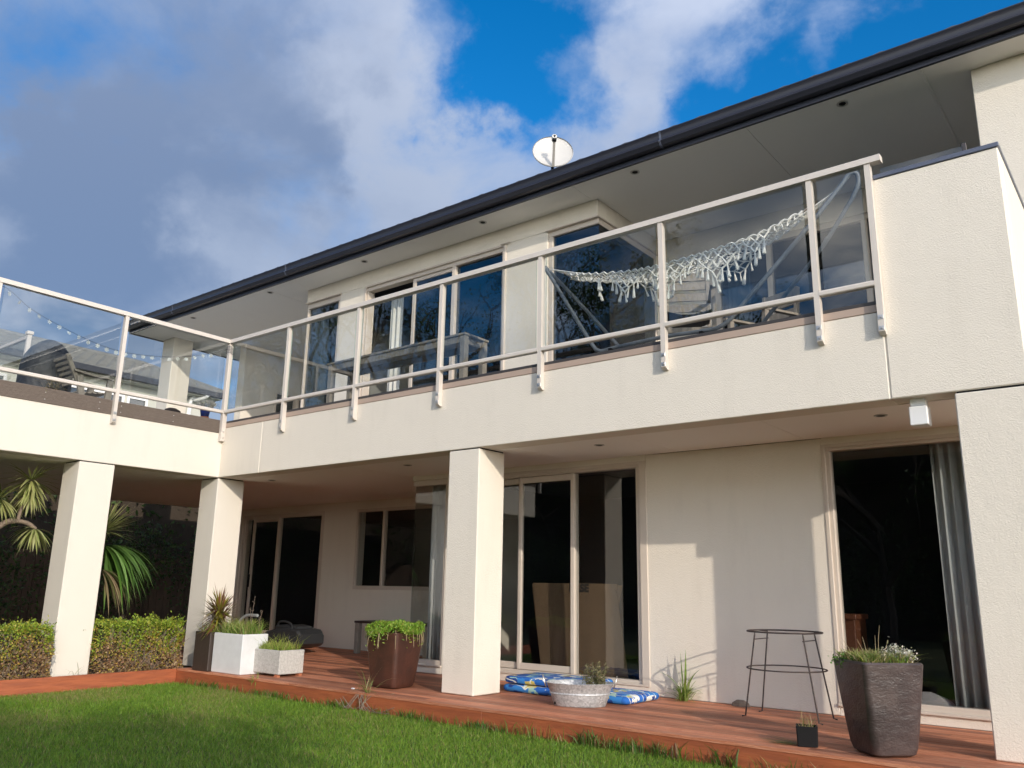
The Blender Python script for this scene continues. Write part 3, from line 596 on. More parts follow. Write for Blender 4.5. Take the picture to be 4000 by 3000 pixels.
# upper floor openings
f = bars('corner_window', house, YU + 0.02, YU + 0.10, (-0.365, 0.449, 5.29, 5.374), (0.39, 0.449, FZ, 5.2895), (-0.365, -0.335, FZ, 5.2895))
pane(f, -0.337, 0.392, YU + 0.06, FZ, 5.295, 'upper_glass'); bars('hood', f, YU - 0.03, YU + 0.012, (-0.37, 0.475, 5.368, 5.384))
f = bars('sliding_door', house, YU + 0.012, YU + 0.12, (1.015, 3.71, 5.29, 5.372), (3.648, 3.71, FZ, 5.2895), (1.015, 1.08, FZ, 5.2895), (2.765, 2.83, FZ, 5.2895))
bars('reveal', f, YU - 0.02, YU + 0.010, (1.01, 1.05, FZ, 5.374), (3.69, 3.73, FZ, 5.374), (1.051, 3.689, 5.345, 5.3735))
pane(f, 2.825, 3.655, YU + 0.06, FZ, 5.30, 'upper_glass')
s_ = bars('sash', f, YU + 0.035, YU + 0.07, (1.99, 2.05, FZ + 0.02, 5.285), (2.051, 2.764, 5.235, 5.285), (2.051, 2.764, FZ + 0.02, FZ + 0.08))
pane(s_, 2.045, 2.77, YU + 0.052, FZ + 0.07, 5.24, 'upper_glass')
MB().box(2.012, 2.03, YU + 0.01, YU + 0.034, 4.0, 4.2, 0.004).build('handle', 'black', s_)
bars('hood', f, YU - 0.05, YU - 0.021, (3.66, 3.82, 5.364, 5.378), mt='frame_alu')
f = bars('corner_window', house, YU + 0.02, YU + 0.10, (4.39, 5.128, 5.30, 5.374), (4.39, 4.455, FZ, 5.2995), (4.4555, 5.128, FZ, FZ + 0.05))
pane(f, 4.45, 5.118, YU + 0.05, FZ + 0.045, 5.305, 'upper_glass')
bars('hood', f, YU - 0.03, YU + 0.012, (4.372, 5.158, 5.366, 5.382)); bars('hood', f, 5.128, 5.158, (YU + 0.013, 2.97, 5.366, 5.382), axis='y')
bars('side_frame', f, 5.04, 5.126, (YU + 0.101, 2.95, 5.30, 5.374), (2.90, 2.95, FZ, 5.2995), (YU + 0.101, 2.8995, FZ, FZ + 0.05), axis='y')
pane(f, YU + 0.055, 2.905, 5.115, FZ + 0.045, 5.305, 'upper_glass', axis='y')
f = bars('sliding_door', house, 3.11, 3.2, (5.871, 9.19, 5.225, 5.299), (5.871, 5.94, FZ, 5.2245), (6.56, 6.63, FZ, 5.2245), (7.7, 7.77, FZ, 5.2245), (9.12, 9.19, FZ, 5.2245))
pane(f, 5.935, 6.565, 3.15, FZ, 5.23, 'upper_glass'); pane(f, 6.625, 7.705, 3.165, FZ, 5.23, 'upper_glass'); pane(f, 7.765, 9.125, 3.15, FZ, 5.23, 'upper_glass')
# small fixed panels on the end terrace wall
for y0, y1, z0, z1 in ((3.55, 3.95, 4.35, 4.75), (4.1, 4.28, 4.35, 4.72)):
    f = bars('small_window', house, -3.849, -3.83, (y0 - .03, y1 + .03, z1, z1 + .03), (y0 - .03, y1 + .03, z0 - .03, z0), (y0 - .03, y0, z0, z1), (y1, y1 + .03, z0, z1), axis='y', c=0.002)
    pane(f, y0, y1, -3.84, z0, z1, 'upper_glass', axis='y')
# flashing under the balustrade
hb('flashing', 'flashing', (0.0, 8.60, -0.005, 0.05, 3.0755, 3.136), c=0.003)
hb('flashing_lip', 'dark_strip', (0.0, 8.60, -0.002, 0.054, 3.1365, 3.166), c=0.003)
# white drain box under the balcony
db = empty('drain_box', (8.745, 0.14, 2.2), label='white plastic drain box hanging under the balcony ceiling beside the pier', cat='drain')
MB().box(8.685, 8.808, 0.085, 0.20, 2.205, 2.345, 0.006).build('box', 'white_plastic', db)
MB().box(8.695, 8.798, 0.095, 0.19, 2.3455, 2.4005, 0.004).build('neck', 'white_plastic', db)

# ------------------------------------------------------------------ balustrades
ZR0, ZR1 = 4.266, 4.320
bal = empty('balcony_balustrade', (4.3, -0.03, 2.9), label='beige metal and glass balustrade along the long front balcony', cat='balustrade')
PX = [1.366, 2.722, 4.078, 5.432, 6.782, 8.132, 8.588]
PW, PD = 0.044, 0.058
def post(parent, x, y, ax):
    """slanted foot, standing off the wall face; ax is the outward direction"""
    m_ = MB(); h = PW / 2
    if ax == 'y':
        prof = [(-0.0035, 2.885), (-0.030, 2.885), (-PD - 0.003, 2.905), (-PD - 0.003, ZR0), (-0.0035, ZR0)]
        m_.prism([(p[0], p[1]) for p in prof], 'x', x - h, x + h)
    else:
        prof = [(0.0035, 2.885), (0.030, 2.885), (PD + 0.003, 2.905), (PD + 0.003, ZR0), (0.0035, ZR0)]
        m_.prism([(p[0], p[1]) for p in prof], 'y', y - h, y + h)
    o = m_.build('post', 'rail_alu', parent)
    for z in (2.93, 3.015):
        if ax == 'y':
            MB().box(x - h * 0.9, x + h * 0.9, -PD - 0.0065, -PD - 0.0032, z - 0.017, z + 0.017, 0.001).build('plate', 'steel', o)
            MB().tube([(x, -PD - 0.0066, z), (x, -PD - 0.017, z)], [0.010, 0.008], 6).build('bolt', 'steel', o)
        else:
            MB().box(PD + 0.0032, PD + 0.0065, y - h * 0.9, y + h * 0.9, z - 0.017, z + 0.017, 0.001).build('plate', 'steel', o)
            MB().tube([(PD + 0.0066, y, z), (PD + 0.017, y, z)], [0.010, 0.008], 6).build('bolt', 'steel', o)
    return o
railprof = [(-0.072, ZR0), (-0.072, ZR1 - 0.006), (-0.066, ZR1), (0.0, ZR1), (0.006, ZR1 - 0.006), (0.006, ZR0)]
MB().prism(railprof, 'x', -0.004, 8.69).build('top_rail', 'rail_alu', bal)
lastx = 0.072
for i, x in enumerate(PX):
    post(bal, x, 0, 'y')
    a, b_ = lastx + 0.001, x - PW / 2 - 0.001
    MB().prism([(-0.058, 3.268), (-0.064, 3.275), (-0.064, 3.300), (-0.056, 3.312), (-0.014, 3.312), (-0.012, 3.268)], 'x', a, b_).build('lower_rail', 'rail_alu', bal)
    g = MB().box(a + 0.035, b_ - 0.035, -0.039, -0.031, 3.3125, ZR0 - 0.0005); o = g.build('glass_pane', 'rail_glass', bal)
    o.data.materials.append(MATS['rail_edge'])
    for p_ in o.data.polygons:
        if abs(p_.normal.x) > 0.9: p_.material_index = 1
    lastx = x + PW / 2
wbal = empty('terrace_balustrade', (0.03, -2.2, 2.9), label='beige metal and glass balustrade along the side terrace on the left', cat='balustrade')
MB().prism([(-p[0], p[1]) for p in railprof], 'y', -4.6, -0.0725).build('top_rail', 'rail_alu', wbal)
prev = -0.072
for y in (-1.54, -3.02, -4.5):
    post(wbal, 0, y, 'x')
    a, b_ = y + PW / 2 + 0.001, prev - 0.001
    MB().prism([(0.058, 3.268), (0.064, 3.275), (0.064, 3.300), (0.056, 3.312), (0.014, 3.312), (0.012, 3.268)], 'y', a, b_).build('lower_rail', 'rail_alu', wbal)
    o = MB().box(0.031, 0.039, a + 0.035, b_ - 0.035, 3.3125, ZR0 - 0.0005).build('glass_pane', 'rail_glass', wbal); o.data.materials.append(MATS['rail_edge'])
    for p_ in o.data.polygons:
        if abs(p_.normal.y) > 0.9: p_.material_index = 1
    prev = y - PW / 2
# corner post shared by both runs
o = MB().box(0.0035, 0.066, -0.066, -0.0035, 2.885, ZR0, 0.003).build('post', 'rail_alu', wbal)
for z in (2.93, 3.015):
    MB().tube([(0.0665, -0.035, z), (0.077, -0.035, z)], [0.010, 0.008], 6).build('bolt', 'steel', o)
# reeded fascia boards under the terrace rail
for y0, y1 in ((-4.4, -1.565), (-1.561, -0.07)):
    prof = [(-0.02, 3.0), (0.0, 3.0)]
    n_g = 13
    for k in range(n_g):
        z = 3.002 + k * (0.176 / n_g); s2 = 0.176 / n_g
        prof += [(0.014, z + s2 * 0.12), (0.014, z + s2 * 0.62), (0.009, z + s2 * 0.72), (0.009, z + s2 * 0.98)]
    prof += [(0.0, 3.18), (-0.02, 3.18)]
    o = MB().prism(prof, 'y', y0, y1).build('reeded_board', 'grey_deck', wbal)
    for yy in ((-2.35, -1.72) if y1 < -1 else (-1.45, -0.75)):
        for z in (3.045, 3.125): MB().tube([(0.0145, yy, z), (0.0165, yy, z)], 0.006, 8).build('screw', 'steel', o)
# low frameless glass above the parapet
pg = empty('parapet_glass', (8.9, 0.26, 3.2), label='frameless glass screen rising just above the parapet cap on the right', cat='glass screen')
MB().box(8.61, 9.205, 0.256, 0.264, 3.2, 4.357).build('glass_pane', 'rail_glass', pg); MB().box(9.206, 9.236, 0.246, 0.275, 3.2, 4.375, 0.003).build('post', 'dark_strip', pg)
# ------------------------------------------------------------------ things on the deck
def sqring(cx, cy, z, h, rot, rr, n=5, hy=None):
    """rounded square ring, half size h, corner radius rr"""
    hy = hy or h; pts = []
    for q, (sx, sy) in enumerate(((1, -1), (1, 1), (-1, 1), (-1, -1))):
        for k in range(n):
            a = R(-90 + 90 * q + 90 * k / (n - 1)); pts.append((sx * (h - rr) + rr * math.cos(a), sy * (hy - rr) + rr * math.sin(a)))
    c, s = math.cos(rot), math.sin(rot)
    return [(cx + c * x - s * y, cy + s * x + c * y, z) for x, y in pts]
def pot_square(parent, mt, cx, cy, rot, h0, h1, hz, rim=0.03, r0=0.045, r1=0.02):
    rings = [sqring(cx, cy, 0.004, h0 - 0.025, rot, r0), sqring(cx, cy, 0.018, h0 - 0.004, rot, r0)]
    for t_ in (0.1, 0.3, 0.55, 0.8, 0.94): rings.append(sqring(cx, cy, 0.004 + hz * t_, h0 + (h1 - h0) * (t_ ** 0.85), rot, r0 + (r1 - r0) * t_))
    rings += [sqring(cx, cy, hz - 0.012, h1, rot, r1 + 0.006), sqring(cx, cy, hz, h1 - 0.008, rot, r1 + 0.004), sqring(cx, cy, hz, h1 - rim, rot, r1), sqring(cx, cy, hz - 0.05, h1 - rim - 0.006, rot, r1)]
    o = MB().loft(rings, True, False).build('pot', mt, parent, smooth=True)
    MB().loft([sqring(cx, cy, hz - 0.035, h1 - rim - 0.002, rot, r1), sqring(cx, cy, hz - 0.034, 0.01, rot, 0.004)], False, True).build('soil', 'soil', parent)
    return o
GREEN = [(0.10, 0.19, 0.025), (0.15, 0.25, 0.03), (0.21, 0.28, 0.04), (0.06, 0.12, 0.02)]
STRAW = [(0.42, 0.34, 0.16), (0.34, 0.27, 0.11), (0.48, 0.41, 0.22)]
def disc(n, cx, cy, rx, ry=None, rot=0.0):
    a = nrg.uniform(0, 2 * np.pi, n); r_ = np.sqrt(nrg.uniform(0, 1, n)); x = r_ * np.cos(a) * rx; y = r_ * np.sin(a) * (ry or rx)
    return np.stack([cx + x * math.cos(rot) - y * math.sin(rot), cy + x * math.sin(rot) + y * math.cos(rot)], 1)
def rect(n, x0, x1, y0, y1): return np.stack([nrg.uniform(x0, x1, n), nrg.uniform(y0, y1, n)], 1)
def lean(n, s): return np.concatenate([nrg.normal(0, s, (n, 2)), np.zeros((n, 1))], 1)
def z3(p, z): return np.concatenate([p, np.full((len(p), 1), z)], 1)

# big dark glazed pot, right
p_ = empty('glazed_pot', (8.41, -0.25, 0), label='tall dark glazed square pot with flowering weeds near the right pier', cat='plant pot')
pot_square(p_, 'pot_glaze', 8.41, -0.25, R(45), 0.155, 0.212, 0.582, 0.03, 0.05, 0.03)
n = 1500; b = z3(rect(n, -0.17, 0.17, -0.17, 0.17) @ np.array([[0.707, 0.707], [-0.707, 0.707]]) + np.array([8.41, -0.25]), 0.555)
blades('weeds', b, lean(n, 0.75), nrg.uniform(0.04, 0.12, n), nrg.uniform(0.004, 0.009, n), palette(n, GREEN + STRAW, [.15, .22, .18, .05, .16, .12, .12]), parent=p_, tipcol=(0.5, 0.42, 0.2))
n = 420; c0 = np.array([[8.22, -0.27, 0.575]]); q = c0 + nrg.normal(0, (0.045, 0.05, 0.018), (n, 3))
leaves('trailing_leaves', q, nrg.normal(0, 1, (n, 3)), nrg.uniform(0.012, 0.026, n), nrg.uniform(0.008, 0.016, n), palette(n, [(0.07, 0.18, 0.02), (0.11, 0.24, 0.03)]), parent=p_)
n = 1100; ctr = np.array([[8.50, -0.20, 0.645], [8.60, -0.24, 0.62], [8.56, -0.16, 0.61], [8.47, -0.28, 0.60]])[nrg.integers(0, 4, n)]; q = ctr + nrg.normal(0, 0.024, (n, 3))
tag(leaves('flower_heads', q, nrg.normal(0, 1, (n, 3)), nrg.uniform(0.010, 0.020, n), nrg.uniform(0.009, 0.016, n), palette(n, [(0.62, 0.60, 0.54), (0.45, 0.44, 0.36), (0.25, 0.27, 0.15)]), parent=p_), kind='stuff')
m_ = MB()
for x, y, h, dx in ((8.43, -0.28, 0.25, 0.02), (8.37, -0.30, 0.17, -0.03), (8.34, -0.25, 0.15, -0.05), (8.28, -0.30, 0.16, -0.08), (8.48, -0.33, 0.16, 0.03), (8.25, -0.26, 0.13, -0.07), (8.40, -0.22, 0.18, 0.0)):
    m_.tube([(x, y, 0.56), (x + dx * 0.4, y, 0.56 + h * 0.6), (x + dx, y + 0.01, 0.56 + h)], [0.0016, 0.0013, 0.0008], 5)
m_.build('seed_stalks', 'straw', p_)
# brown pot with creeping succulent
p_ = empty('brown_pot', (3.55, 0.0, 0), label='brown glazed tapered pot overflowing with bright green creeper left of the middle column', cat='plant pot')
pot_square(p_, 'pot_brown', 3.55, 0.0, R(4), 0.165, 0.225, 0.55, 0.03, 0.05, 0.045)
n = 7000; q = disc(n, 3.55, 0.0, 0.30, 0.30); d = np.maximum(np.abs(q[:, 0] - 3.55), np.abs(q[:, 1])); z = 0.60 + nrg.uniform(-0.03, 0.045, n) * (1 - d / 0.4) + 0.02 * np.sin(q[:, 0] * 23) * np.cos(q[:, 1] * 19) - np.clip(d - 0.20, 0, 1) * 0.75
hang = nrg.random(n) < 0.16; z = z - hang * np.clip(d - 0.19, 0, 1) * nrg.uniform(0, 1.6, n)
leaves('creeper', z3(q, 0)[:, :3] * [1, 1, 0] + np.stack([z * 0, z * 0, z], 1), nrg.normal(0, 0.6, (n, 3)) + [0, 0, 0.55], nrg.uniform(0.018, 0.040, n), nrg.uniform(0.008, 0.016, n), palette(n, [(0.14, 0.27, 0.02), (0.20, 0.35, 0.03), (0.28, 0.38, 0.05), (0.30, 0.25, 0.06)], [.35, .35, .2, .1]), parent=p_)
m_ = MB()
for k in range(26):
    a = rnd.uniform(0, 6.28); x = 3.55 + 0.24 * math.cos(a); y = 0.24 * math.sin(a); L_ = rnd.uniform(0.05, 0.16)
    m_.tube([(x, y, 0.575), (x + 0.05 * math.cos(a), y + 0.05 * math.sin(a), 0.55), (x + 0.065 * math.cos(a), y + 0.065 * math.sin(a), 0.55 - L_)], [0.003, 0.003, 0.0015], 5)
m_.build('trailing_stems', 'straw', p_)
# white planter
def planter(name, label, mt, x0, x1, y0, y1, z0, z1, wall=0.022, rot=0.0):
    cx, cy = (x0 + x1) / 2, (y0 + y1) / 2; hx, hy = (x1 - x0) / 2, (y1 - y0) / 2
    p_ = empty(name, (cx, cy, 0), label=label, cat='planter'); rr = 0.008
    rg = lambda z, i: sqring(cx, cy, z, hx - i, rot, max(rr - i * 0.2, 0.003), 3, hy - i)
    MB().loft([rg(z0, 0.004), rg(z0 + 0.006, 0), rg(z1 - 0.005, 0), rg(z1, 0.005), rg(z1, wall), rg(z1 - 0.06, wall + 0.003)], True, False).build('box', mt, p_)
    MB().loft([rg(z1 - 0.03, wall + 0.001), rg(z1 - 0.0295, hx - 0.02)], False, True).build('soil', 'soil', p_)
    return p_
p_ = planter('white_planter', 'large white planter box with long grass beside the corner column', 'white_planter', 1.0, 1.575, -0.475, -0.13, 0.004, 0.442)
n = 800; b = z3(rect(n, 1.03, 1.55, -0.44, -0.16), 0.41); blades('grass', b, lean(n, 0.55), nrg.uniform(0.07, 0.24, n), nrg.uniform(0.005, 0.010, n), palette(n, [(0.13, 0.24, 0.03), (0.20, 0.32, 0.05), (0.30, 0.36, 0.09), (0.38, 0.34, 0.14)]), parent=p_, tipcol=(0.4, 0.4, 0.12))
m_ = MB()
for x, y, h, dx in ((1.46, -0.30, 0.46, 0.03), (1.30, -0.2, 0.33, -0.02), (1.52, -0.24, 0.30, 0.06)):
    m_.tube([(x, y, 0.41), (x + dx * 0.3, y, 0.41 + h * 0.6), (x + dx, y, 0.41 + h)], [0.003, 0.002, 0.001], 5)
    for k in range(7): zz = 0.41 + h * (0.62 + 0.055 * k); xx = x + dx * (0.3 + 0.1 * k); m_.tube([(xx, y, zz), (xx + rnd.uniform(-.02, .02), y + rnd.uniform(-.02, .02), zz + 0.016)], 0.0022, 4)
m_.build('seed_stalks', 'bark', p_)
# dark planter with spiky cordyline
p_ = planter('dark_planter', 'dark brown planter box with a spiky bronze green shrub against the white one', 'dark_wood', 0.665, 0.985, -0.515, -0.15, 0.004, 0.445)
n = 300; th = nrg.uniform(0, 2 * np.pi, n); el = np.arcsin(nrg.uniform(-0.45, 1, n)); dirs = np.stack([np.cos(th) * np.cos(el), np.sin(th) * np.cos(el), np.sin(el)], 1)
org = np.array([[0.84, -0.33, 0.66]]) + dirs * 0.02 + np.stack([np.zeros(n), np.zeros(n), nrg.uniform(-0.14, 0.05, n)], 1)
straps('spiky_leaves', org, dirs, nrg.uniform(0.22, 0.36, n), nrg.uniform(0.016, 0.026, n), palette(n, [(0.20, 0.20, 0.03), (0.28, 0.25, 0.04), (0.20, 0.085, 0.045), (0.13, 0.055, 0.04), (0.34, 0.27, 0.15)], [.3, .22, .22, .14, .12]), nrg.uniform(0.05, 0.55, n), parent=p_, segs=4)
MB().tube([(0.83, -0.33, 0.41), (0.84, -0.33, 0.56), (0.84, -0.33, 0.68)], [0.022, 0.02, 0.015], 7).build('stem', 'bark', p_)
n = 350; b = z3(rect(n, 0.70, 1.0, -0.49, -0.18), 0.41); blades('grass', b, lean(n, 0.6), nrg.uniform(0.05, 0.17, n), nrg.uniform(0.005, 0.010, n), palette(n, [(0.16, 0.26, 0.03), (0.26, 0.32, 0.06), (0.40, 0.32, 0.13)]), parent=p_)
# low concrete planter on terracotta feet
p_ = planter('concrete_planter', 'low pitted concrete planter with grass standing on terracotta feet', 'concrete', 1.455, 2.045, -0.298, 0.04, 0.030, 0.285, 0.03)
for x, y in ((1.98, -0.27), (1.99, 0.02), (1.52, -0.27), (1.52, 0.02)):
    MB().prism([(x - 0.035, 0.0), (x + 0.035, 0.0), (x + 0.024, 0.0295), (x - 0.012, 0.0295)], 'y', y - 0.02, y + 0.02).build('foot', 'terracotta', p_)
n = 1100; b = z3(rect(n, 1.49, 2.01, -0.27, 0.01), 0.25); blades('grass', b, lean(n, 0.5), nrg.uniform(0.05, 0.14, n) * np.where(nrg.random(n) < 0.1, 1.8, 1), nrg.uniform(0.005, 0.009, n), palette(n, [(0.20, 0.30, 0.04), (0.28, 0.36, 0.06), (0.36, 0.38, 0.10)]), parent=p_, tipcol=(0.45, 0.45, 0.14))
# small black pot with dying grass
p_ = empty('small_black_pot', (7.93, -0.31, 0), label='small square black pot with dry grass in front of the plant stand', cat='plant pot')
MB().loft([sqring(7.93, -0.31, 0.002, 0.066, R(20), 0.008, 3), sqring(7.93, -0.31, 0.128, 0.071, R(20), 0.008, 3), sqring(7.93, -0.31, 0.130, 0.069, R(20), 0.006, 3), sqring(7.93, -0.31, 0.130, 0.060, R(20), 0.006, 3), sqring(7.93, -0.31, 0.08, 0.058, R(20), 0.006, 3)], True, True).build('pot', 'black', p_)
n = 36; b = z3(disc(n, 7.92, -0.30, 0.045), 0.09); blades('dry_grass', b, lean(n, 0.9), nrg.uniform(0.06, 0.17, n), nrg.uniform(0.003, 0.005, n), palette(n, STRAW + [(0.25, 0.30, 0.07)]), parent=p_)
n = 26; o_ = np.tile([[7.86, -0.33, 0.10]], (n, 1)); dirs = np.stack([nrg.uniform(-1.3, -0.6, n), nrg.normal(0, 0.28, n), nrg.uniform(-0.3, 0.25, n)], 1)
straps('fallen_leaves', o_ * [1, 1, 0.12] + nrg.normal(0, (0.02, 0.02, 0.004), (n, 3)), dirs * [1, 1, 0.25], nrg.uniform(0.12, 0.30, n), nrg.uniform(0.006, 0.011, n), palette(n, [(0.09, 0.15, 0.03), (0.14, 0.20, 0.04), (0.05, 0.08, 0.02)]), nrg.uniform(0.0, 0.02, n), parent=p_, segs=3)
# iron plant stand
p_ = empty('plant_stand', (7.37, 0.86, 0), label='rusty iron ring plant stand with four splayed legs by the shaded wall', cat='plant stand')
def ring(rad, z, r_, nm, seg=44): return MB().tube([(7.37 + rad * math.cos(2 * math.pi * k / seg), 0.86 + rad * math.sin(2 * math.pi * k / seg), z) for k in range(seg)], r_, 6, closed=True).build(nm, 'rust_iron', p_, smooth=True)
ring(0.305, 0.690, 0.0075, 'top_ring'); ring(0.322, 0.392, 0.006, 'lower_ring')
legpts = []
for a in (210, 150, -30, 30):
    c, s = math.cos(R(a)), math.sin(R(a)); r_t, r_b = 0.225, 0.345
    s_t = 0.14 * (1 if s > 0 else -1); top = (7.37 + 0.195 * (1 if c > 0 else -1), 0.86 + s_t, 0.686); bot = (7.37 + 0.305 * (1 if c > 0 else -1), 0.86 + 0.178 * (1 if s > 0 else -1), 0.012)
    foot = (bot[0] + 0.03 * (1 if c > 0 else -1), bot[1], 0.006)
    MB().tube([(top[0] + 0.08 * (1 if c > 0 else -1), top[1], 0.688), (top[0] + 0.01 * (1 if c > 0 else -1), top[1], 0.684), (top[0] + 0.012 * (1 if c > 0 else -1), top[1], 0.66), bot, foot], 0.0065, 6).build('leg', 'rust_iron', p_, smooth=True); legpts.append((top, bot))
for sx in (-1, 1):
    x = 7.37 + sx * 0.205; MB().bar((x, 0.86 - 0.145, 0.625), (x, 0.86 + 0.145, 0.625), 0.012, 0.007).build('brace', 'rust_iron', p_)
# galvanised tub with thyme
p_ = empty('zinc_tub', (5.70, 0.24, 0), label='oval galvanised tub with two ring handles and a sprig of thyme', cat='tub')
ta = R(33); cx, cy = 5.70, 0.24
def oval(z, a, b_, n=40): return [(cx + math.cos(ta) * a * math.cos(2 * math.pi * k / n) - math.sin(ta) * b_ * math.sin(2 * math.pi * k / n), cy + math.sin(ta) * a * math.cos(2 * math.pi * k / n) + math.cos(ta) * b_ * math.sin(2 * math.pi * k / n), z) for k in range(n)]
MB().loft([oval(0.002, 0.228, 0.140), oval(0.014, 0.236, 0.147), oval(0.10, 0.262, 0.168), oval(0.104, 0.270, 0.175), oval(0.112, 0.270, 0.175), oval(0.116, 0.267, 0.172), oval(0.188, 0.300, 0.198), oval(0.196, 0.308, 0.205), oval(0.200, 0.303, 0.200), oval(0.190, 0.296, 0.194), oval(0.115, 0.262, 0.168), oval(0.09, 0.255, 0.163)], True, True).build('bucket', 'zinc', p_, smooth=True)
MB().loft([oval(0.125, 0.264, 0.168), oval(0.126, 0.02, 0.02)], False, True).build('soil', 'soil', p_)
for sg in (-1, 1):
    hx, hy = cx + sg * 0.298 * math.cos(ta), cy + sg * 0.298 * math.sin(ta); pts = []
    for k in range(24):
        a = 2 * math.pi * k / 24; pts.append((hx + sg * 0.02 * math.cos(ta) - math.sin(ta) * 0.042 * math.cos(a) + math.cos(ta) * sg * 0.015 * math.sin(a), hy + sg * 0.02 * math.sin(ta) + math.cos(ta) * 0.042 * math.cos(a) + math.sin(ta) * sg * 0.015 * math.sin(a), 0.205 + 0.052 * math.sin(a)))
    MB().tube(pts, 0.0055, 6, closed=True).build('ring_handle', 'steel', p_, smooth=True)
MB().tube([(5.585, 0.026, 0.032), (5.579, 0.017, 0.032)], [0.011, 0.011], 12).build('drain_hole', 'black', p_)
m_ = MB(); lp = []; la = []
for k in range(34):
    x, y = 5.83 + rnd.gauss(0, 0.04), 0.30 + rnd.gauss(0, 0.04); a = rnd.uniform(0, 6.28); sp = rnd.uniform(0.02, 0.12); h = rnd.uniform(0.12, 0.26)
    pts = [(x + sp * math.cos(a) * t_, y + sp * math.sin(a) * t_, 0.12 + h * t_ ** 0.9) for t_ in (0, 0.35, 0.7, 1)]; m_.tube(pts, [0.0018, 0.0016, 0.0012, 0.0008], 4)
    for j in range(40):
        t_ = rnd.uniform(0.25, 1); lp.append((x + sp * math.cos(a) * t_, y + sp * math.sin(a) * t_, 0.12 + h * t_ ** 0.9)); la.append((rnd.gauss(0, 1), rnd.gauss(0, 1), rnd.gauss(0.3, 0.6)))
m_.build('stems', 'bark', p_); n = len(lp)
leaves('sprigs', np.array(lp), np.array(la), nrg.uniform(0.016, 0.028, n), nrg.uniform(0.007, 0.012, n), palette(n, [(0.13, 0.15, 0.06), (0.18, 0.18, 0.085), (0.24, 0.21, 0.10)]), parent=p_)
# folded foam mattress
p_ = empty('foam_mattress', (5.27, 0.85, 0), label='folded foam mattress in blue patterned fabric behind the zinc tub', cat='mattress')
def cushion(cx, cy, z0, z1, hx, hy, rot, puff=0.012):
    rings = []; rr = 0.05
    for t_, i in ((0, 0.02), (0.12, 0.004), (0.35, -puff * 0.4), (0.65, -puff * 0.4), (0.88, 0.004), (1.0, 0.02)): rings.append(sqring(cx, cy, z0 + (z1 - z0) * t_, hx - i, rot, rr, 5, hy - i))
    rings.append(sqring(cx, cy, z1 + puff, hx * 0.6, rot, rr, 5, hy * 0.6)); return MB().loft(rings).build('cushion', 'print_fabric', p_, smooth=True)
cushion(5.28, 0.855, 0.003, 0.072, 0.735, 0.30, R(-1.5)); cushion(5.03, 0.865, 0.086, 0.150, 0.475, 0.29, R(1.0), 0.006)
# weeds through the deck
def weed(name, label, x, y, z, hts, nb, cols, spread=0.5, wid=(0.005, 0.010)):
    p_ = empty(name, (x, y, z), label=label, cat='weed'); dirs = []; L_ = []; o_ = []
    for k in range(nb): dirs.append((rnd.gauss(0, spread), rnd.gauss(0, spread), 1.0)); L_.append(rnd.uniform(*hts)); o_.append((x + rnd.gauss(0, 0.02), y + rnd.gauss(0, 0.015), z))
    straps('blades', np.array(o_), np.array(dirs), L_, nrg.uniform(*wid, nb), palette(nb, cols), nrg.uniform(0.6, 2.2, nb), parent=p_, segs=6); return p_
p_ = weed('tall_weed', 'tall green grass weed growing between deck and wall', 6.22, 1.24, 0.0, (0.14, 0.32), 70, [(0.14, 0.24, 0.03), (0.22, 0.33, 0.06), (0.30, 0.36, 0.11)], 0.40, (0.008, 0.014))
straps('stalk', np.array([(6.22, 1.25, 0.0)] * 8) + nrg.normal(0, 0.008, (8, 3)) * [1, 1, 0], np.array([(0.05, -0.02, 1), (-0.05, 0, 1), (0.25, -0.1, 1), (-0.3, -0.05, 1), (0.12, -0.2, 1), (-0.12, -0.05, 1), (0.4, -0.1, 1), (-0.45, -0.1, 1)]), [0.48, 0.46, 0.42, 0.44, 0.36, 0.40, 0.3, 0.33], [0.028, 0.028, 0.024, 0.026, 0.022, 0.024, 0.02, 0.02], palette(8, [(0.16, 0.25, 0.04), (0.22, 0.31, 0.06)]), [0.15, 0.2, 1.5, 1.8, 1.9, 1.2, 2.0, 2.2], parent=p_, segs=8)
weed('weed_tuft', 'tuft of long grass at the foot of the brown pot', 3.72, -0.50, -0.02, (0.16, 0.42), 26, [(0.16, 0.22, 0.05), (0.26, 0.30, 0.10), (0.40, 0.32, 0.16)], 0.45, (0.005, 0.009))
weed('weed_tuft', 'small grass tuft on the deck edge in front of the concrete planter', 1.93, -0.53, -0.04, (0.05, 0.15), 34, [(0.18, 0.26, 0.04), (0.27, 0.34, 0.06)], 0.6)
weed('weed_tuft', 'wispy grass growing against the foot of the left column', 0.13, -1.63, -0.06, (0.15, 0.36), 11, [(0.30, 0.34, 0.14), (0.24, 0.28, 0.10)], 0.5, (0.004, 0.007))
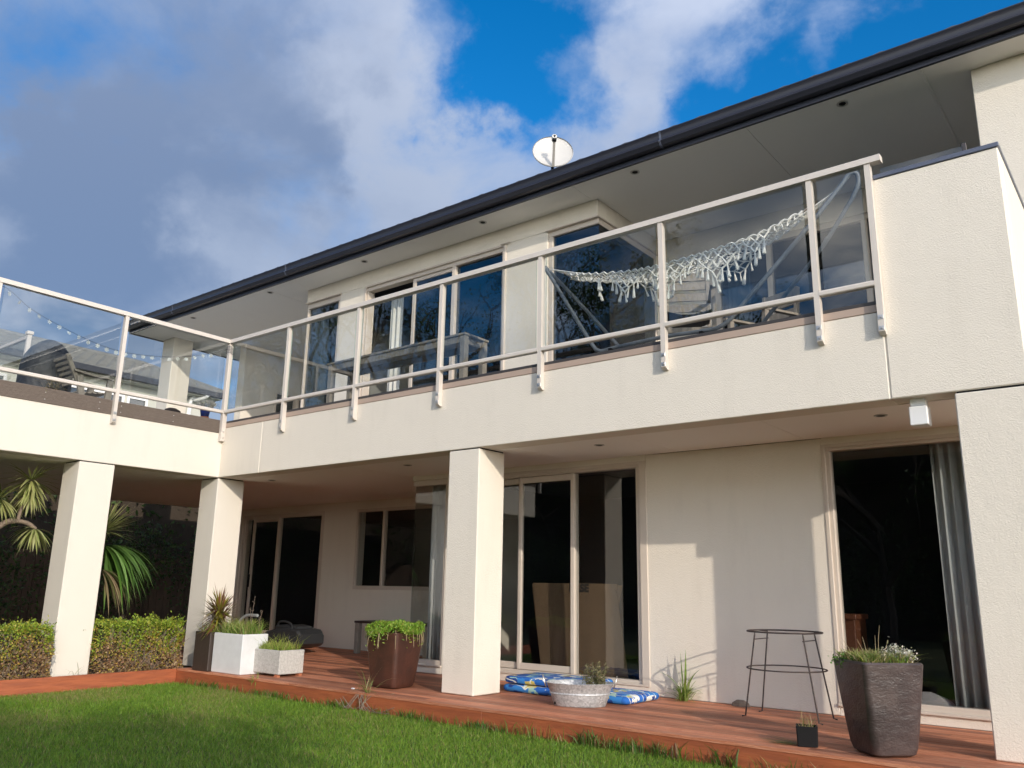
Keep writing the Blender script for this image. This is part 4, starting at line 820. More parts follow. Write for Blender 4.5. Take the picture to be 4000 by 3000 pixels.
# curled roots under the brown pot tuft
p_ = empty('dry_roots', (3.68, -0.56, -0.19), label='tangle of dry runner roots hanging over the deck edge', cat='roots'); m_ = MB()
for k in range(11):
    x = 3.66 + rnd.gauss(0, 0.06); a = rnd.uniform(-0.28, 0.34); m_.tube(arc([(x, -0.52, 0.0), (x + a * 0.2, -0.56, -0.06), (x + a * 0.8, -0.58, -0.15), (x + a * 1.5, -0.57, -0.15 + rnd.uniform(0, 0.1))], 4), 0.0035, 5)
m_.build('runners', 'bark', p_)
tag(MB().loft([[(6.77 + 0.09 * math.cos(a) * s, 1.27 + 0.04 * math.sin(a) * s, z) for a in np.linspace(0, 2 * np.pi, 9)[:-1]] for z, s in ((0.001, 1), (0.03, 0.9), (0.055, 0.4))]).build('broken_tile', 'bark'), 'small brown broken piece lying at the foot of the shaded wall', 'debris')
tag(MB().loft([[(3.40 + 0.03 * math.cos(a) * s, -0.40 + 0.014 * math.sin(a) * s, z) for a in np.linspace(0, 2 * np.pi, 11)[:-1]] for z, s in ((0.001, 0.8), (0.007, 1), (0.012, 0.6))]).build('shell', 'white_plastic', smooth=True), 'small white pebble on the deck edge left of the brown pot', 'pebble')
# lawn mower behind the planters
p_ = empty('lawn_mower', (-0.75, 1.95, 0), label='black lawn mower with grass catcher parked behind the planters', cat='lawn mower')
def mring(x, hy, z0, z1, in_=0.03): return [(x, 1.95 - hy, z0), (x, 1.95 + hy, z0), (x, 1.95 + hy, z1 * 1.14 - in_), (x, 1.95 + hy - in_, z1 * 1.14), (x, 1.95 - hy + in_, z1 * 1.14), (x, 1.95 - hy, z1 * 1.14 - in_)]
MB().loft([mring(-1.16, 0.20, 0.09, 0.22), mring(-1.05, 0.24, 0.06, 0.27), mring(-0.80, 0.25, 0.06, 0.31), mring(-0.52, 0.25, 0.07, 0.33), mring(-0.28, 0.24, 0.12, 0.31), mring(-0.21, 0.22, 0.16, 0.26)]).build('grass_catcher', 'mower_plastic', p_)
MB().loft([mring(-0.90, 0.16, 0.31, 0.355, 0.02), mring(-0.62, 0.17, 0.33, 0.365, 0.02), mring(-0.40, 0.15, 0.325, 0.35, 0.02)]).build('catcher_lid', 'mower_plastic', p_)
MB().tube(arc([(-0.86, 1.80, 0.385), (-0.80, 1.79, 0.455), (-0.62, 1.79, 0.46), (-0.48, 1.78, 0.40), (-0.42, 1.69, 0.22)], 5), 0.016, 8).build('grip_handle', 'mower_plastic', p_, smooth=True)
MB().loft([mring(-1.75, 0.23, 0.07, 0.19, 0.05), mring(-1.45, 0.26, 0.05, 0.23, 0.05), mring(-1.17, 0.24, 0.06, 0.22, 0.05)]).build('mower_body', 'mower_plastic', p_)
for x in (-1.68, -1.22):
    for sy in (-1, 1): MB().tube([(x, 1.95 + sy * 0.262, 0.085), (x, 1.95 + sy * 0.305, 0.085)], 0.083, 18).build('wheel', 'black', p_)
for sy in (-1,): MB().tube(arc([(-1.95, 1.95 + sy * 0.2, 0.17), (-1.78, 1.95 + sy * 0.2, 0.42), (-1.60, 1.95 + sy * 0.2, 0.52), (-1.32, 1.95 + sy * 0.2, 0.53)], 5), 0.024, 8).build('handle_bar', 'grip_grey', p_, smooth=True)
# low bench in the recess
p_ = empty('low_bench', (0.7, 2.82, 0), label='low dark bench against the recessed wall behind the brown pot', cat='bench')
MB().box(-0.06, 1.5, 2.62, 3.06, 0.452, 0.484, 0.005).build('seat', 'dark_wood', p_)
for x, y in ((-0.05, 2.63), (1.41, 2.63), (-0.05, 2.97), (1.41, 2.97)): MB().box(x, x + 0.08, y, y + 0.08, 0.002, 0.4515, 0.005).build('leg', 'weathered_wood', p_)
# cardboard behind the glass door
p_ = empty('cardboard_sheets', (4.75, 1.62, 0.05), label='flattened cardboard sheets printed in black leaning inside the glass door', cat='cardboard')
def sheet(pts, y_top, y_bot, th):
    m_ = MB(); zt = max(q[1] for q in pts); zb = min(q[1] for q in pts); v = []
    for dy in (0, th):
        for x, z in pts: v.append((x, y_bot + (y_top - y_bot) * (z - zb) / (zt - zb) + dy, z))
    k = len(pts); m_.add(v, [tuple(range(k)), tuple(range(k, 2 * k))[::-1]] + [(i, (i + 1) % k, k + (i + 1) % k, k + i) for i in range(k)]); return m_.build('sheet', 'cardboard', p_)
s1 = sheet([(4.30, 0.055), (5.20, 0.055), (5.27, 1.075), (4.125, 1.075)], 1.62, 1.58, 0.006)
sheet([(4.26, 0.055), (5.12, 0.055), (5.31, 1.06), (4.09, 1.06)], 1.65, 1.625, 0.006)
sheet([(5.12, 0.055), (5.42, 0.055), (5.27, 0.98), (5.24, 1.02)], 1.605, 1.585, 0.006)
cu = bpy.data.curves.new('print', 'FONT'); cu.body = 'BASE'; cu.size = 0.118; cu.extrude = 0.0006; cu.offset = 0.006; cu.space_character = 1.02
to = bpy.data.objects.new('print_tmp', cu); COL.objects.link(to); bpy.context.view_layer.update()
me = bpy.data.meshes.new_from_object(to.evaluated_get(bpy.context.evaluated_depsgraph_get())); bpy.data.objects.remove(to)
lt = bpy.data.objects.new('lettering', me); COL.objects.link(lt); me.materials.clear(); me.materials.append(MATS['print_black']); lt.parent = s1
lt.matrix_parent_inverse = world_of(s1).inverted(); lt.location = (4.905 - max(v_.co.x for v_ in me.vertices), 1.6145, 0.985); lt.rotation_euler = (R(90) - 0.04, 0, 0)
# inside the right window: curtain, cushion, cabinet
def curtain(name, label, x0, x1, y, z0, z1, mt, folds, amp=0.03, drift=0.0, ax='x'):
    pts = []; n = folds * 8; m_ = MB(); v = []
    for z, w_ in ((z0, 1.0), ((z0 + z1) / 2, 0.85), (z1, 0.7)):
        for k in range(n + 1):
            t_ = k / n; xx = x0 + (x1 - x0) * t_ + drift * (z1 - z) / (z1 - z0); yy = y + amp * w_ * math.sin(t_ * folds * 2 * math.pi) + 0.008 * math.sin(t_ * 17)
            v.append((xx, yy, z) if ax == 'x' else (yy, xx, z))
    f_ = [(r_ * (n + 1) + k, r_ * (n + 1) + k + 1, (r_ + 1) * (n + 1) + k + 1, (r_ + 1) * (n + 1) + k) for r_ in (0, 1) for k in range(n)]
    m_.add(v, f_); o = m_.build(name, mt, None, smooth=True); so_ = o.modifiers.new('thick', 'SOLIDIFY'); so_.thickness = 0.004
    return tag(o, label, 'curtain')
curtain('curtain', 'grey pleated curtain inside the tall right hand window', 8.50, 8.93, 1.56, 0.06, 2.33, 'curtain', 5, 0.035)
curtain('curtain', 'grey curtain inside the corner window left of the middle column', 2.56, 2.92, 1.52, 0.06, 2.33, 'curtain', 5, 0.03)
curtain('curtain', 'pale curtain bunched inside the upstairs corner window', 4.78, 5.02, 2.35, 3.17, 5.3, 'curtain_pale', 4, 0.03, ax='y')
curtain('curtain', 'pale curtain at the edge of the upstairs recess doors', 5.95, 6.25, 3.36, 3.17, 5.2, 'curtain_pale', 4, 0.03)
curtain('curtain', 'narrow white curtain just inside the upstairs sliding door', 1.28, 1.55, 1.80, 3.17, 5.2, 'curtain_pale', 3, 0.025)
p_ = MB(); rg = []
for t_, s in ((0, 0.75), (0.2, 1.0), (0.45, 1.0), (0.75, 0.7), (1.0, 0.15)): rg.append([(8.27 + 0.20 * s * math.cos(a) * (1 + 0.2 * abs(math.sin(2 * a))), 1.64 + 0.075 * s * math.sin(a), 0.052 + 0.17 * t_) for a in np.linspace(0, 2 * np.pi, 21)[:-1]])
tag(p_.loft(rg).build('cushion', 'cushion_grey', smooth=True), 'grey cushion lying inside at the foot of the right window', 'cushion')
p_ = empty('cabinet', (7.62, 2.0, 0.05), label='wooden cabinet end just visible inside the right window behind the dark pot', cat='cabinet')
MB().box(7.42, 7.66, 1.85, 2.2, 0.055, 0.78, 0.004).build('carcass', 'cabinet_wood', p_); MB().box(7.40, 7.68, 1.83, 2.22, 0.781, 0.83, 0.006).build('top', 'cabinet_wood', p_)

lf = MB().add([(-0.022, 0, 0.002), (0.0, -0.010, 0.006), (0.024, 0.002, 0.004), (0.0, 0.011, 0.008)], [(0, 1, 3), (1, 2, 3)]); lo = lf.build('dry_leaf', 'straw', None, local=True); lme = lo.data; bpy.data.objects.remove(lo)
for x, y, lb in ((2.35, -0.25, 'curled dry leaf on the deck just right of the concrete planter'), (4.0, -0.42, 'dry leaf on the deck edge between the brown pot and the middle column'), (8.9, -0.4, 'dry leaf on the deck between the big dark pot and the pier')):
    o = bpy.data.objects.new('dry_leaf', lme); COL.objects.link(o); o.location = (x, y, 0.001); o.rotation_euler = (rnd.gauss(0, .2), rnd.gauss(0, .2), rnd.uniform(0, 6)); o.scale = [rnd.uniform(0.9, 1.3)] * 3; tag(o, lb, 'leaf')
# ------------------------------------------------------------------ hammock on its stand
st = empty('hammock_stand', (6.7, 0.55, 3.13), label='grey tubular hammock stand on the balcony', cat='hammock stand')
TR = 0.019
front = arc([(5.085, 0.49, 4.405), (5.30, 0.44, 4.10), (5.78, 0.32, 3.40)], 5) + arc([(5.86, 0.30, 3.30), (5.93, 0.30, 3.275), (6.10, 0.30, 3.285), (6.6, 0.30, 3.30), (7.05, 0.30, 3.285), (7.18, 0.30, 3.305), (7.27, 0.31, 3.36)], 5) + arc([(7.40, 0.33, 3.50), (7.92, 0.42, 4.05), (8.25, 0.47, 4.42)], 5)
back = arc([(5.095, 0.53, 4.395), (5.45, 0.66, 3.95), (5.86, 0.78, 3.42)], 5) + arc([(5.93, 0.80, 3.32), (6.0, 0.80, 3.285), (6.6, 0.80, 3.29), (7.1, 0.80, 3.285), (7.25, 0.80, 3.32)], 5) + arc([(7.36, 0.79, 3.42), (7.97, 0.63, 3.93), (8.30, 0.55, 4.30)], 5)
loop = arc([(8.25, 0.47, 4.42), (8.31, 0.478, 4.495), (8.352, 0.49, 4.505), (8.372, 0.51, 4.475), (8.36, 0.53, 4.40), (8.30, 0.55, 4.30)], 5)
MB().tube(front, TR, 10).build('front_tube', 'hammock_tube', st, smooth=True); MB().tube(back, TR, 10).build('back_tube', 'hammock_tube', st, smooth=True)
MB().tube(loop, TR, 10).build('end_loop', 'hammock_tube', st, smooth=True)
for i_, j_ in ((0, 0.02),):
    MB().tube([(5.085, 0.49, 4.405), (5.08, 0.51, 4.415), (5.095, 0.53, 4.395)], TR, 10).build('end_cap', 'hammock_tube', st, smooth=True)
for x in (6.05, 7.0): MB().bar((x, 0.24, 3.20), (x, 0.86, 3.20), 0.03, 0.14).build('foot', 'black', st)
for (x, y, z), (x2, y2, z2) in (((7.90, 0.417, 4.03), (7.94, 0.424, 4.075)), ((7.60, 0.365, 3.71), (7.64, 0.372, 3.755)), ((8.03, 0.61, 3.99), (8.06, 0.60, 4.02))):
    MB().tube([(x, y, z), (x2, y2, z2)], TR + 0.0025, 10).build('sleeve', 'hammock_tube', st, smooth=True)
hk = MB().tube([(5.16 + 0.022 * math.cos(a), 0.51, 4.372 + 0.022 * math.sin(a)) for a in np.linspace(0, 2 * np.pi, 15)[:-1]], 0.0035, 6, closed=True).build('ring', 'steel', st, smooth=True)

hm = empty('hammock', (6.6, 0.52, 3.7), label='white knotted rope hammock with tassel fringe slung from the grey stand', cat='hammock')
A0 = Vector((5.185, 0.51, 4.362)); A1 = Vector((8.235, 0.51, 4.42))
spine = arc([(5.43, 0.51, 4.21), (5.79, 0.51, 4.115), (6.195, 0.51, 4.035), (6.50, 0.51, 4.01), (6.88, 0.51, 4.015), (7.16, 0.51, 4.04), (7.545, 0.51, 4.105), (7.90, 0.51, 4.24)], 8)
def sp_at(t_):
    x = t_ * (len(spine) - 1); i = min(int(x), len(spine) - 2); return spine[i].lerp(spine[i + 1], x - i)
RR = 0.0062
m_ = MB()
for k in range(16):   # fan of cords at the left end
    t_ = (k - 7.5) / 7.5; e = sp_at(0.02 + 0.14 * abs(t_)); e = e + Vector((0, t_ * 0.13, 0.01)); mid = A0.lerp(e, 0.5) + Vector((0, 0, -0.006)); m_.tube([A0, mid, e], RR * 0.8, 4)
for k in range(10):
    t_ = (k - 4.5) / 4.5; e = sp_at(0.99) + Vector((0, t_ * 0.05, -0.012 * abs(t_))); m_.tube([A1, e], RR * 0.8, 4)
m_.tube([A1, Vector((8.33, 0.49, 4.50))], RR, 5)
m_.build('end_cords', 'rope', hm)
MB().tube([sp_at(0.0) + Vector((0, -0.16, 0.012)), sp_at(0.0) + Vector((0, 0.16, 0.012))], 0.011, 8).build('spreader_bar', 'weathered_wood', hm)
MB().tube([sp_at(1.0) + Vector((-0.10, -0.035, -0.03)), sp_at(1.0) + Vector((0.06, -0.03, 0.055))], 0.010, 8).build('spreader_bar', 'weathered_wood', hm)
# bed: diamond net across a sagging strip
m_ = MB(); NU, NV = 84, 12
def bed(u, v):
    t_ = u / NU; p = sp_at(t_); w_ = 0.19 * math.sin(math.pi * min(max(t_ * 0.93 + 0.04, 0), 1)) ** 0.55; y = (v / NV - 0.5) * 2
    return p + Vector((0, y * w_, 0.030 * y * y + 0.014 * math.sin(u * 2.1 + v) - 0.012))
for u in range(NU):
    for v in range(NV + 1):
        if (u + v) % 2 == 0:
            for dv in (-1, 1):
                if 0 <= v + dv <= NV: m_.tube([bed(u, v), bed(u + 1, v + dv)], RR * rnd.uniform(0.8, 1.15), 4, caps=False)
for v in (0, NV): m_.tube([bed(u, v) for u in range(NU + 1)], RR * 1.5, 5)
m_.build('net', 'rope', hm)
# scalloped fringe: net triangles hanging on the near side, tassels along their lower edges
fr = MB(); ts = []
def ux(x):      # position along the bed for a given x
    return min(max((x - spine[0].x) / (spine[-1].x - spine[0].x), 0), 1) * NU
def fringe(x0, x1, drop, rows, v, ty):
    du = (x1 - x0) / rows; nd = {}
    for j in range(rows + 1):
        for i in range(rows + 1 - j):
            xx = x0 + (i + j * 0.5) * du; p = bed(min(ux(xx), NU - 0.001), v).copy(); p.x = xx
            nd[(i, j)] = p + Vector((rnd.gauss(0, 0.004), ty * j * 0.012 + rnd.gauss(0, 0.004), -drop * j / rows - 0.012 + rnd.gauss(0, 0.003)))
    for (i, j), p in nd.items():
        for q in ((i - 1, j + 1), (i, j + 1)):
            if q in nd:
                o_ = Vector((0.0035, 0.003, 0.0)); fr.tube([p - o_, nd[q] - o_], 0.0042, 4, caps=False); fr.tube([p + o_, nd[q] + o_], 0.0042, 4, caps=False)
        if j >= 1: fr.tube([p + Vector((0, 0, 0.008)), p - Vector((0, 0, 0.008))], 0.0075, 5)
        if j >= 1 and (i == 0 or i == rows - j): ts.append(p - Vector((0, 0, 0.006)))
fringe(5.98, 6.42, 0.19, 5, 1, -1); fringe(6.44, 6.94, 0.25, 5, 0, -1); fringe(6.92, 7.40, 0.28, 5, 0, -1); fringe(7.38, 7.62, 0.16, 3, 0, -1)
fringe(6.15, 6.55, 0.10, 4, NV, 1); fringe(6.95, 7.45, 0.12, 4, NV, 1)
fr.build('fringe_net', 'rope', hm)
up = MB()     # lifted far edge seen above the bed
ups = arc([bed(30, NV), bed(36, NV) + Vector((0, .02, .07)), bed(43, NV) + Vector((0, .03, .14)), bed(49, NV) + Vector((0, .02, .08)), bed(56, NV)], 5)
up.tube(ups, RR, 5)
for k in range(2, len(ups) - 2, 2): up.tube([ups[k], bed(30 + 26 * (k - 1.5) / (len(ups) - 1), NV)], RR, 4); up.tube([ups[k], bed(30 + 26 * (k + 1.5) / (len(ups) - 1), NV)], RR, 4)
up.build('far_edge', 'rope', hm)
used = []
for p in ts:
    if any((p - q).length < 0.02 for q in used): continue
    used.append(p)
for x_, L_ in ((5, 0.05), (8, 0.045), (11, 0.06), (17, 0.05), (20, 0.05), (76, 0.05), (78, 0.045), (80, 0.04), (82, 0.04)): used.append(bed(x_, 0)); 
tass = MB().loft([[(0.0055 * math.cos(a), 0.0045 * math.sin(a), 0) for a in np.linspace(0, 6.2832, 7)[:-1]], [(0.008 * math.cos(a), 0.008 * math.sin(a), -0.018) for a in np.linspace(0, 6.2832, 7)[:-1]], [(0.0062 * math.cos(a), 0.0062 * math.sin(a), -0.03) for a in np.linspace(0, 6.2832, 7)[:-1]], [(0.011 * math.cos(a + .3), 0.011 * math.sin(a + .3), -0.07) for a in np.linspace(0, 6.2832, 7)[:-1]], [(0.016 * math.cos(a), 0.016 * math.sin(a), -0.115 - 0.012 * (k % 2)) for k, a in enumerate(np.linspace(0, 6.2832, 7)[:-1])]]).build('tassel', 'rope', hm, local=True)
tme = tass.data; bpy.data.objects.remove(tass)
big = [bed(14, 0) + Vector((dx_, 0, -0.03 - dz_)) for dx_, dz_ in ((0, 0), (0.012, 0.05), (-0.012, 0.07), (0.02, 0.10), (0.0, 0.12))]
used = big + used
for k, p in enumerate(used):
    o = bpy.data.objects.new('tassel', tme); COL.objects.link(o); o.parent = hm; o.matrix_parent_inverse = world_of(hm).inverted(); o.location = p
    o.rotation_euler = (rnd.gauss(0, 0.16), rnd.gauss(0, 0.16), rnd.uniform(0, 6)); s = rnd.uniform(0.7, 1.25) if k < len(used) - 9 else 0.5; o.scale = (s, s, s * (1.0 if k < len(used) - 9 else 0.9))

# ------------------------------------------------------------------ weathered table on the balcony
p_ = empty('long_table', (2.78, 0.665, 3.13), label='long weathered timber table standing lengthways on the balcony', cat='table')
for k in range(4): MB().box(1.56, 3.994, 0.45 + 0.1085 * k, 0.45 + 0.1085 * k + 0.104, 3.832, 3.860, 0.004).build('top_board', 'weathered_wood', p_)
for x, y in ((1.575, 0.462), (3.905, 0.462), (1.575, 0.795), (3.905, 0.795)): MB().box(x, x + 0.075, y, y + 0.075, 3.132, 3.8315, 0.005).build('leg', 'weathered_wood', p_)
MB().box(1.651, 3.904, 0.470, 0.492, 3.752, 3.8315, 0.003).build('apron', 'weathered_wood', p_); MB().box(1.651, 3.904, 0.840, 0.862, 3.752, 3.8315, 0.003).build('apron', 'weathered_wood', p_)
MB().box(3.92, 3.942, 0.538, 0.794, 3.752, 3.8315, 0.003).build('apron', 'weathered_wood', p_); MB().box(1.60, 1.622, 0.538, 0.794, 3.752, 3.8315, 0.003).build('apron', 'weathered_wood', p_)
# ------------------------------------------------------------------ slatted folding chairs behind the hammock
def chair(loc, rz, label):
    """weathered folding chair, seat front along -Y, built at the origin"""
    p_ = empty('folding_chair', loc, rz, label, 'chair', 'weathered chairs behind the hammock'); w = 0.25
    for s in (-1, 1):
        m_ = MB(); m_.bar((s * w, -0.24, 0.0), (s * w, -0.20, 0.84), 0.042, 0.06, (0, 1, 0)); m_.build('front_post', 'weathered_wood', p_, local=True)
        m_ = MB(); m_.bar((s * w * 0.92, 0.22, 0.0), (s * w * 0.92, 0.36, 1.22), 0.035, 0.055, (0, 1, 0)); m_.build('back_post', 'weathered_wood', p_, local=True)
        m_ = MB(); m_.bar((s * w, -0.30, 0.845), (s * w, 0.34, 0.875), 0.055, 0.025); m_.build('armrest', 'weathered_wood', p_, local=True)
    for z, y in ((0.80, 0.30), (0.93, 0.318), (1.06, 0.335), (1.17, 0.35)): MB().bar((-w * 0.95, y, z), (w * 0.95, y, z), 0.02, 0.085).build('back_slat', 'weathered_wood', p_, local=True)
    MB().bar((-w, -0.215, 0.40), (w, -0.215, 0.40), 0.03, 0.05).build('stretcher', 'weathered_wood', p_, local=True)
    rings = [[(-w + 0.02 + (2 * w - 0.04) * t_, y, 0.60 - 0.05 * math.sin(math.pi * t_) + (0.012 if k > 3 else 0)) for k, y in enumerate((-0.22, -0.05, 0.1, 0.24, 0.24, 0.1, -0.05, -0.22))] for t_ in np.linspace(0, 1, 9)]
    MB().loft(rings).build('sling_seat', 'black_fabric', p_, smooth=True, local=True); return p_
chair((6.46, 1.10, 3.13), R(28), 'weathered slatted chair with a black sling seat directly behind the hammock fringe')
chair((6.78, 2.25, 3.13), R(-20), 'second weathered slatted chair standing farther back behind the hammock tube')
# ------------------------------------------------------------------ satellite dish
p_ = empty('satellite_dish', (4.40, 1.60, 6.05), label='white satellite dish with dark arm standing above the gutter', cat='satellite dish')
nv = Vector((0.62, -0.74, 0.26)).normalized(); ux = nv.cross(Vector((0, 0, 1))).normalized(); uy = ux.cross(nv).normalized(); dc = Vector((4.392, 1.60, 6.535))
rings = []
for r_, d in ((0.262, 0.010), (0.268, 0.0), (0.266, -0.010), (0.261, -0.005), (0.20, -0.028), (0.12, -0.045), (0.04, -0.052)):
    rings.append([tuple(dc + ux * r_ * math.cos(a) + uy * r_ * 0.985 * math.sin(a) + nv * (d)) for a in np.linspace(0, 2 * np.pi, 41)[:-1]])
MB().loft(rings, False, True).build('reflector', 'dish_white', p_, smooth=True)
rb = [[tuple(dc + ux * r_ * math.cos(a) + uy * r_ * 0.985 * math.sin(a) + nv * d) for a in np.linspace(0, 2 * np.pi, 41)[:-1]] for r_, d in ((0.262, -0.015), (0.16, -0.052), (0.05, -0.066))]
MB().loft(rb, False, True).build('reflector_back', 'dish_arm', p_, smooth=True)
bot = dc - uy * 0.25 - nv * 0.01; tip = dc + nv * 0.25 + uy * 0.0
MB().bar(tuple(bot), tuple(tip), 0.030, 0.04, tuple(nv)).build('arm', 'dish_arm', p_)
dn = (dc - tip).normalized()
o = MB().tube([tip - dn * 0.02, tip + dn * 0.055], 0.034, 12).build('receiver', 'dish_white', p_, smooth=True)
MB().tube([tip + uy * 0.02, tip - uy * 0.055 - nv * 0.01], 0.026, 10).build('receiver_neck', 'black', o)
MB().tube([dc - nv * 0.10 - uy * 0.12, dc - nv * 0.12 - uy * 0.30, dc - nv * 0.12 + Vector((0, 0, -0.60))], 0.022, 8).build('mast', 'gutter_metal', p_)
MB().box(dc.x - 0.10, dc.x + 0.02, 1.66, 1.74, 6.22, 6.27).build('clamp', 'gutter_metal', p_)

# ------------------------------------------------------------------ on the side terrace
TZ = 3.14
p_ = empty('barbecue_cover', (-1.2, -1.93, TZ), label='domed barbecue under a dark fitted cover on the side terrace', cat='barbecue')
rings = []
for t_, s, sx in ((0.0, 1.0, 1.0), (0.25, 1.02, 1.0), (0.5, 0.99, 0.98), (0.64, 0.97, 0.97), (0.76, 0.88, 0.9), (0.87, 0.70, 0.75), (0.95, 0.45, 0.55), (1.0, 0.2, 0.25)):
    rings.append([(-1.2 + 0.30 * sx * math.cos(a) * (1 + 0.05 * math.sin(3 * a + t_ * 5)), -1.90 + 0.315 * s * math.sin(a) * (1 + 0.04 * math.sin(5 * a)), TZ + 0.005 + 0.92 * t_) for a in np.linspace(0, 2 * np.pi, 29)[:-1]])
MB().loft(rings).build('cover', 'cover_grey', p_, smooth=True)
p_ = empty('terrace_chair', (-0.78, -1.62, TZ), label='grey weathered slatted armchair behind the terrace glass', cat='chair')
def wb(nm, a, b_, w, h, up=(0, 0, 1)): return MB().bar(a, b_, w, h, up).build(nm, 'weathered_wood', p_)
for x in (-0.50, -1.02):
    wb('front_leg', (x, -1.40, TZ + 0.002), (x, -1.385, 3.53), 0.045, 0.075, (0, 1, 0)); wb('back_leg', (x, -1.70, TZ + 0.002), (x, -1.78, 3.525), 0.045, 0.075, (0, 1, 0))
    pts = [(x, -1.35, 3.548), (x, -1.45, 3.566), (x, -1.60, 3.560), (x, -1.72, 3.572), (x, -1.86, 3.59)]
    MB().loft([[(q[0] - 0.04, q[1], q[2]), (q[0] + 0.04, q[1], q[2]), (q[0] + 0.04, q[1], q[2] - 0.024), (q[0] - 0.04, q[1], q[2] - 0.024)] for q in pts]).build('armrest', 'weathered_wood', p_)
    wb('back_stile', (x + (0.02 if x < -0.7 else -0.02), -1.76, 3.40), (x + (0.02 if x < -0.7 else -0.02), -1.955, 3.775), 0.035, 0.05, (0, 1, 0))
for k in range(6): wb('back_slat', (-0.985, -1.79 - 0.030 * k, 3.45 + 0.058 * k), (-0.535, -1.79 - 0.030 * k, 3.45 + 0.058 * k), 0.014, 0.038)
for k in range(6): wb('seat_slat', (-0.99, -1.42 - 0.065 * k, 3.36 - 0.008 * k), (-0.53, -1.42 - 0.065 * k, 3.36 - 0.008 * k), 0.05, 0.016)
p_ = empty('terrace_grass_pot', (-0.16, -2.22, TZ), label='clump of dry ornamental grass spilling over the terrace edge', cat='plant')
MB().tube([(-0.17, -2.22, TZ + 0.002), (-0.17, -2.22, TZ + 0.07)], [0.07, 0.09], 14).build('pot', 'black', p_)
n = 130; dirs = np.stack([nrg.normal(0.15, 0.6, n), nrg.normal(0, 0.9, n), nrg.uniform(0.2, 1.1, n)], 1)
straps('blades', np.tile([[-0.16, -2.22, TZ + 0.06]], (n, 1)) + nrg.normal(0, (0.03, 0.05, 0.003), (n, 3)), dirs, nrg.uniform(0.12, 0.32, n), nrg.uniform(0.004, 0.007, n), palette(n, [(0.34, 0.26, 0.13), (0.42, 0.34, 0.19), (0.28, 0.26, 0.07)]), nrg.uniform(0.8, 2.6, n), parent=p_, segs=6)
straps('tall_blades', np.tile([[-0.18, -2.15, TZ + 0.06]], (7, 1)), np.array([(0, .1, 1), (0, .35, 1), (-.1, -.1, 1), (0, .5, 1), (.1, .2, 1), (0, -.6, 1), (0, .15, 1)]), [0.55, 0.42, 0.35, 0.33, 0.4, 0.4, 0.5], [0.006] * 7, palette(7, STRAW), [0.1, 0.3, 0.5, 0.2, 0.2, 2.0, 0.1], parent=p_, segs=7)
p_ = empty('blue_pot', (-0.17, -0.20, TZ), label='cobalt blue pot with a puff of white blooms at the terrace corner', cat='plant pot')
def lathe(cx, cy, prof, n=20): return [[(cx + r_ * math.cos(a), cy + r_ * math.sin(a), z) for a in np.linspace(0, 2 * np.pi, n + 1)[:-1]] for r_, z in prof]
MB().loft(lathe(-0.17, -0.20, [(0.045, TZ + 0.001), (0.055, TZ + 0.06), (0.06, TZ + 0.075), (0.06, TZ + 0.08)])).build('saucer', 'terracotta', p_, smooth=True)
MB().loft(lathe(-0.17, -0.20, [(0.052, TZ + 0.081), (0.072, TZ + 0.20), (0.075, TZ + 0.21), (0.066, TZ + 0.21), (0.06, TZ + 0.17)])).build('pot', 'blue_glaze', p_, smooth=True)
n = 1500; v = unit(nrg.normal(size=(n, 3))); q = np.array([[-0.17, -0.20, TZ + 0.255]]) + v * [0.115, 0.115, 0.045] * nrg.uniform(0.8, 1.05, (n, 1)) + np.stack([0.01 * np.sin(v[:, 1] * 25)] * 3, 1)
leaves('blooms', q, v + nrg.normal(0, 0.5, (n, 3)), nrg.uniform(0.010, 0.020, n), nrg.uniform(0.010, 0.018, n), palette(n, [(0.60, 0.57, 0.50), (0.50, 0.46, 0.38), (0.68, 0.66, 0.60)]), parent=p_)
rings = [[(-0.20 + s * 0.07 * math.cos(a), -0.655 + s * 0.125 * math.sin(a), z) for a in np.linspace(0, 2 * np.pi, 17)[:-1]] for z, s in ((TZ + 0.002, 0.95), (TZ + 0.05, 1.02), (TZ + 0.10, 0.85), (TZ + 0.125, 0.4))]
tag(MB().loft(rings).build('dark_stone', 'stone_dark', smooth=True), 'rounded dark brown stone on the terrace edge', 'stone')
# rail of the stair well on the terrace
p_ = empty('stair_rail', (-1.9, -1.9, TZ), label='white post and handrail around the stair well at the far left of the terrace', cat='handrail')
MB().box(-1.925, -1.87, -1.94, -1.885, TZ + 0.002, 4.27, 0.004).build('post', 'rail_alu', p_); MB().box(-1.94, -1.855, -1.955, -1.87, 4.2705, 4.32, 0.006).build('cap', 'rail_alu', p_)
MB().box(-4.55, -1.926, -1.935, -1.89, 4.215, 4.26, 0.004).build('handrail', 'rail_alu', p_); MB().box(-4.55, -1.926, -1.916, -1.908, 3.35, 4.2145).build('glass_pane', 'rail_glass', p_)
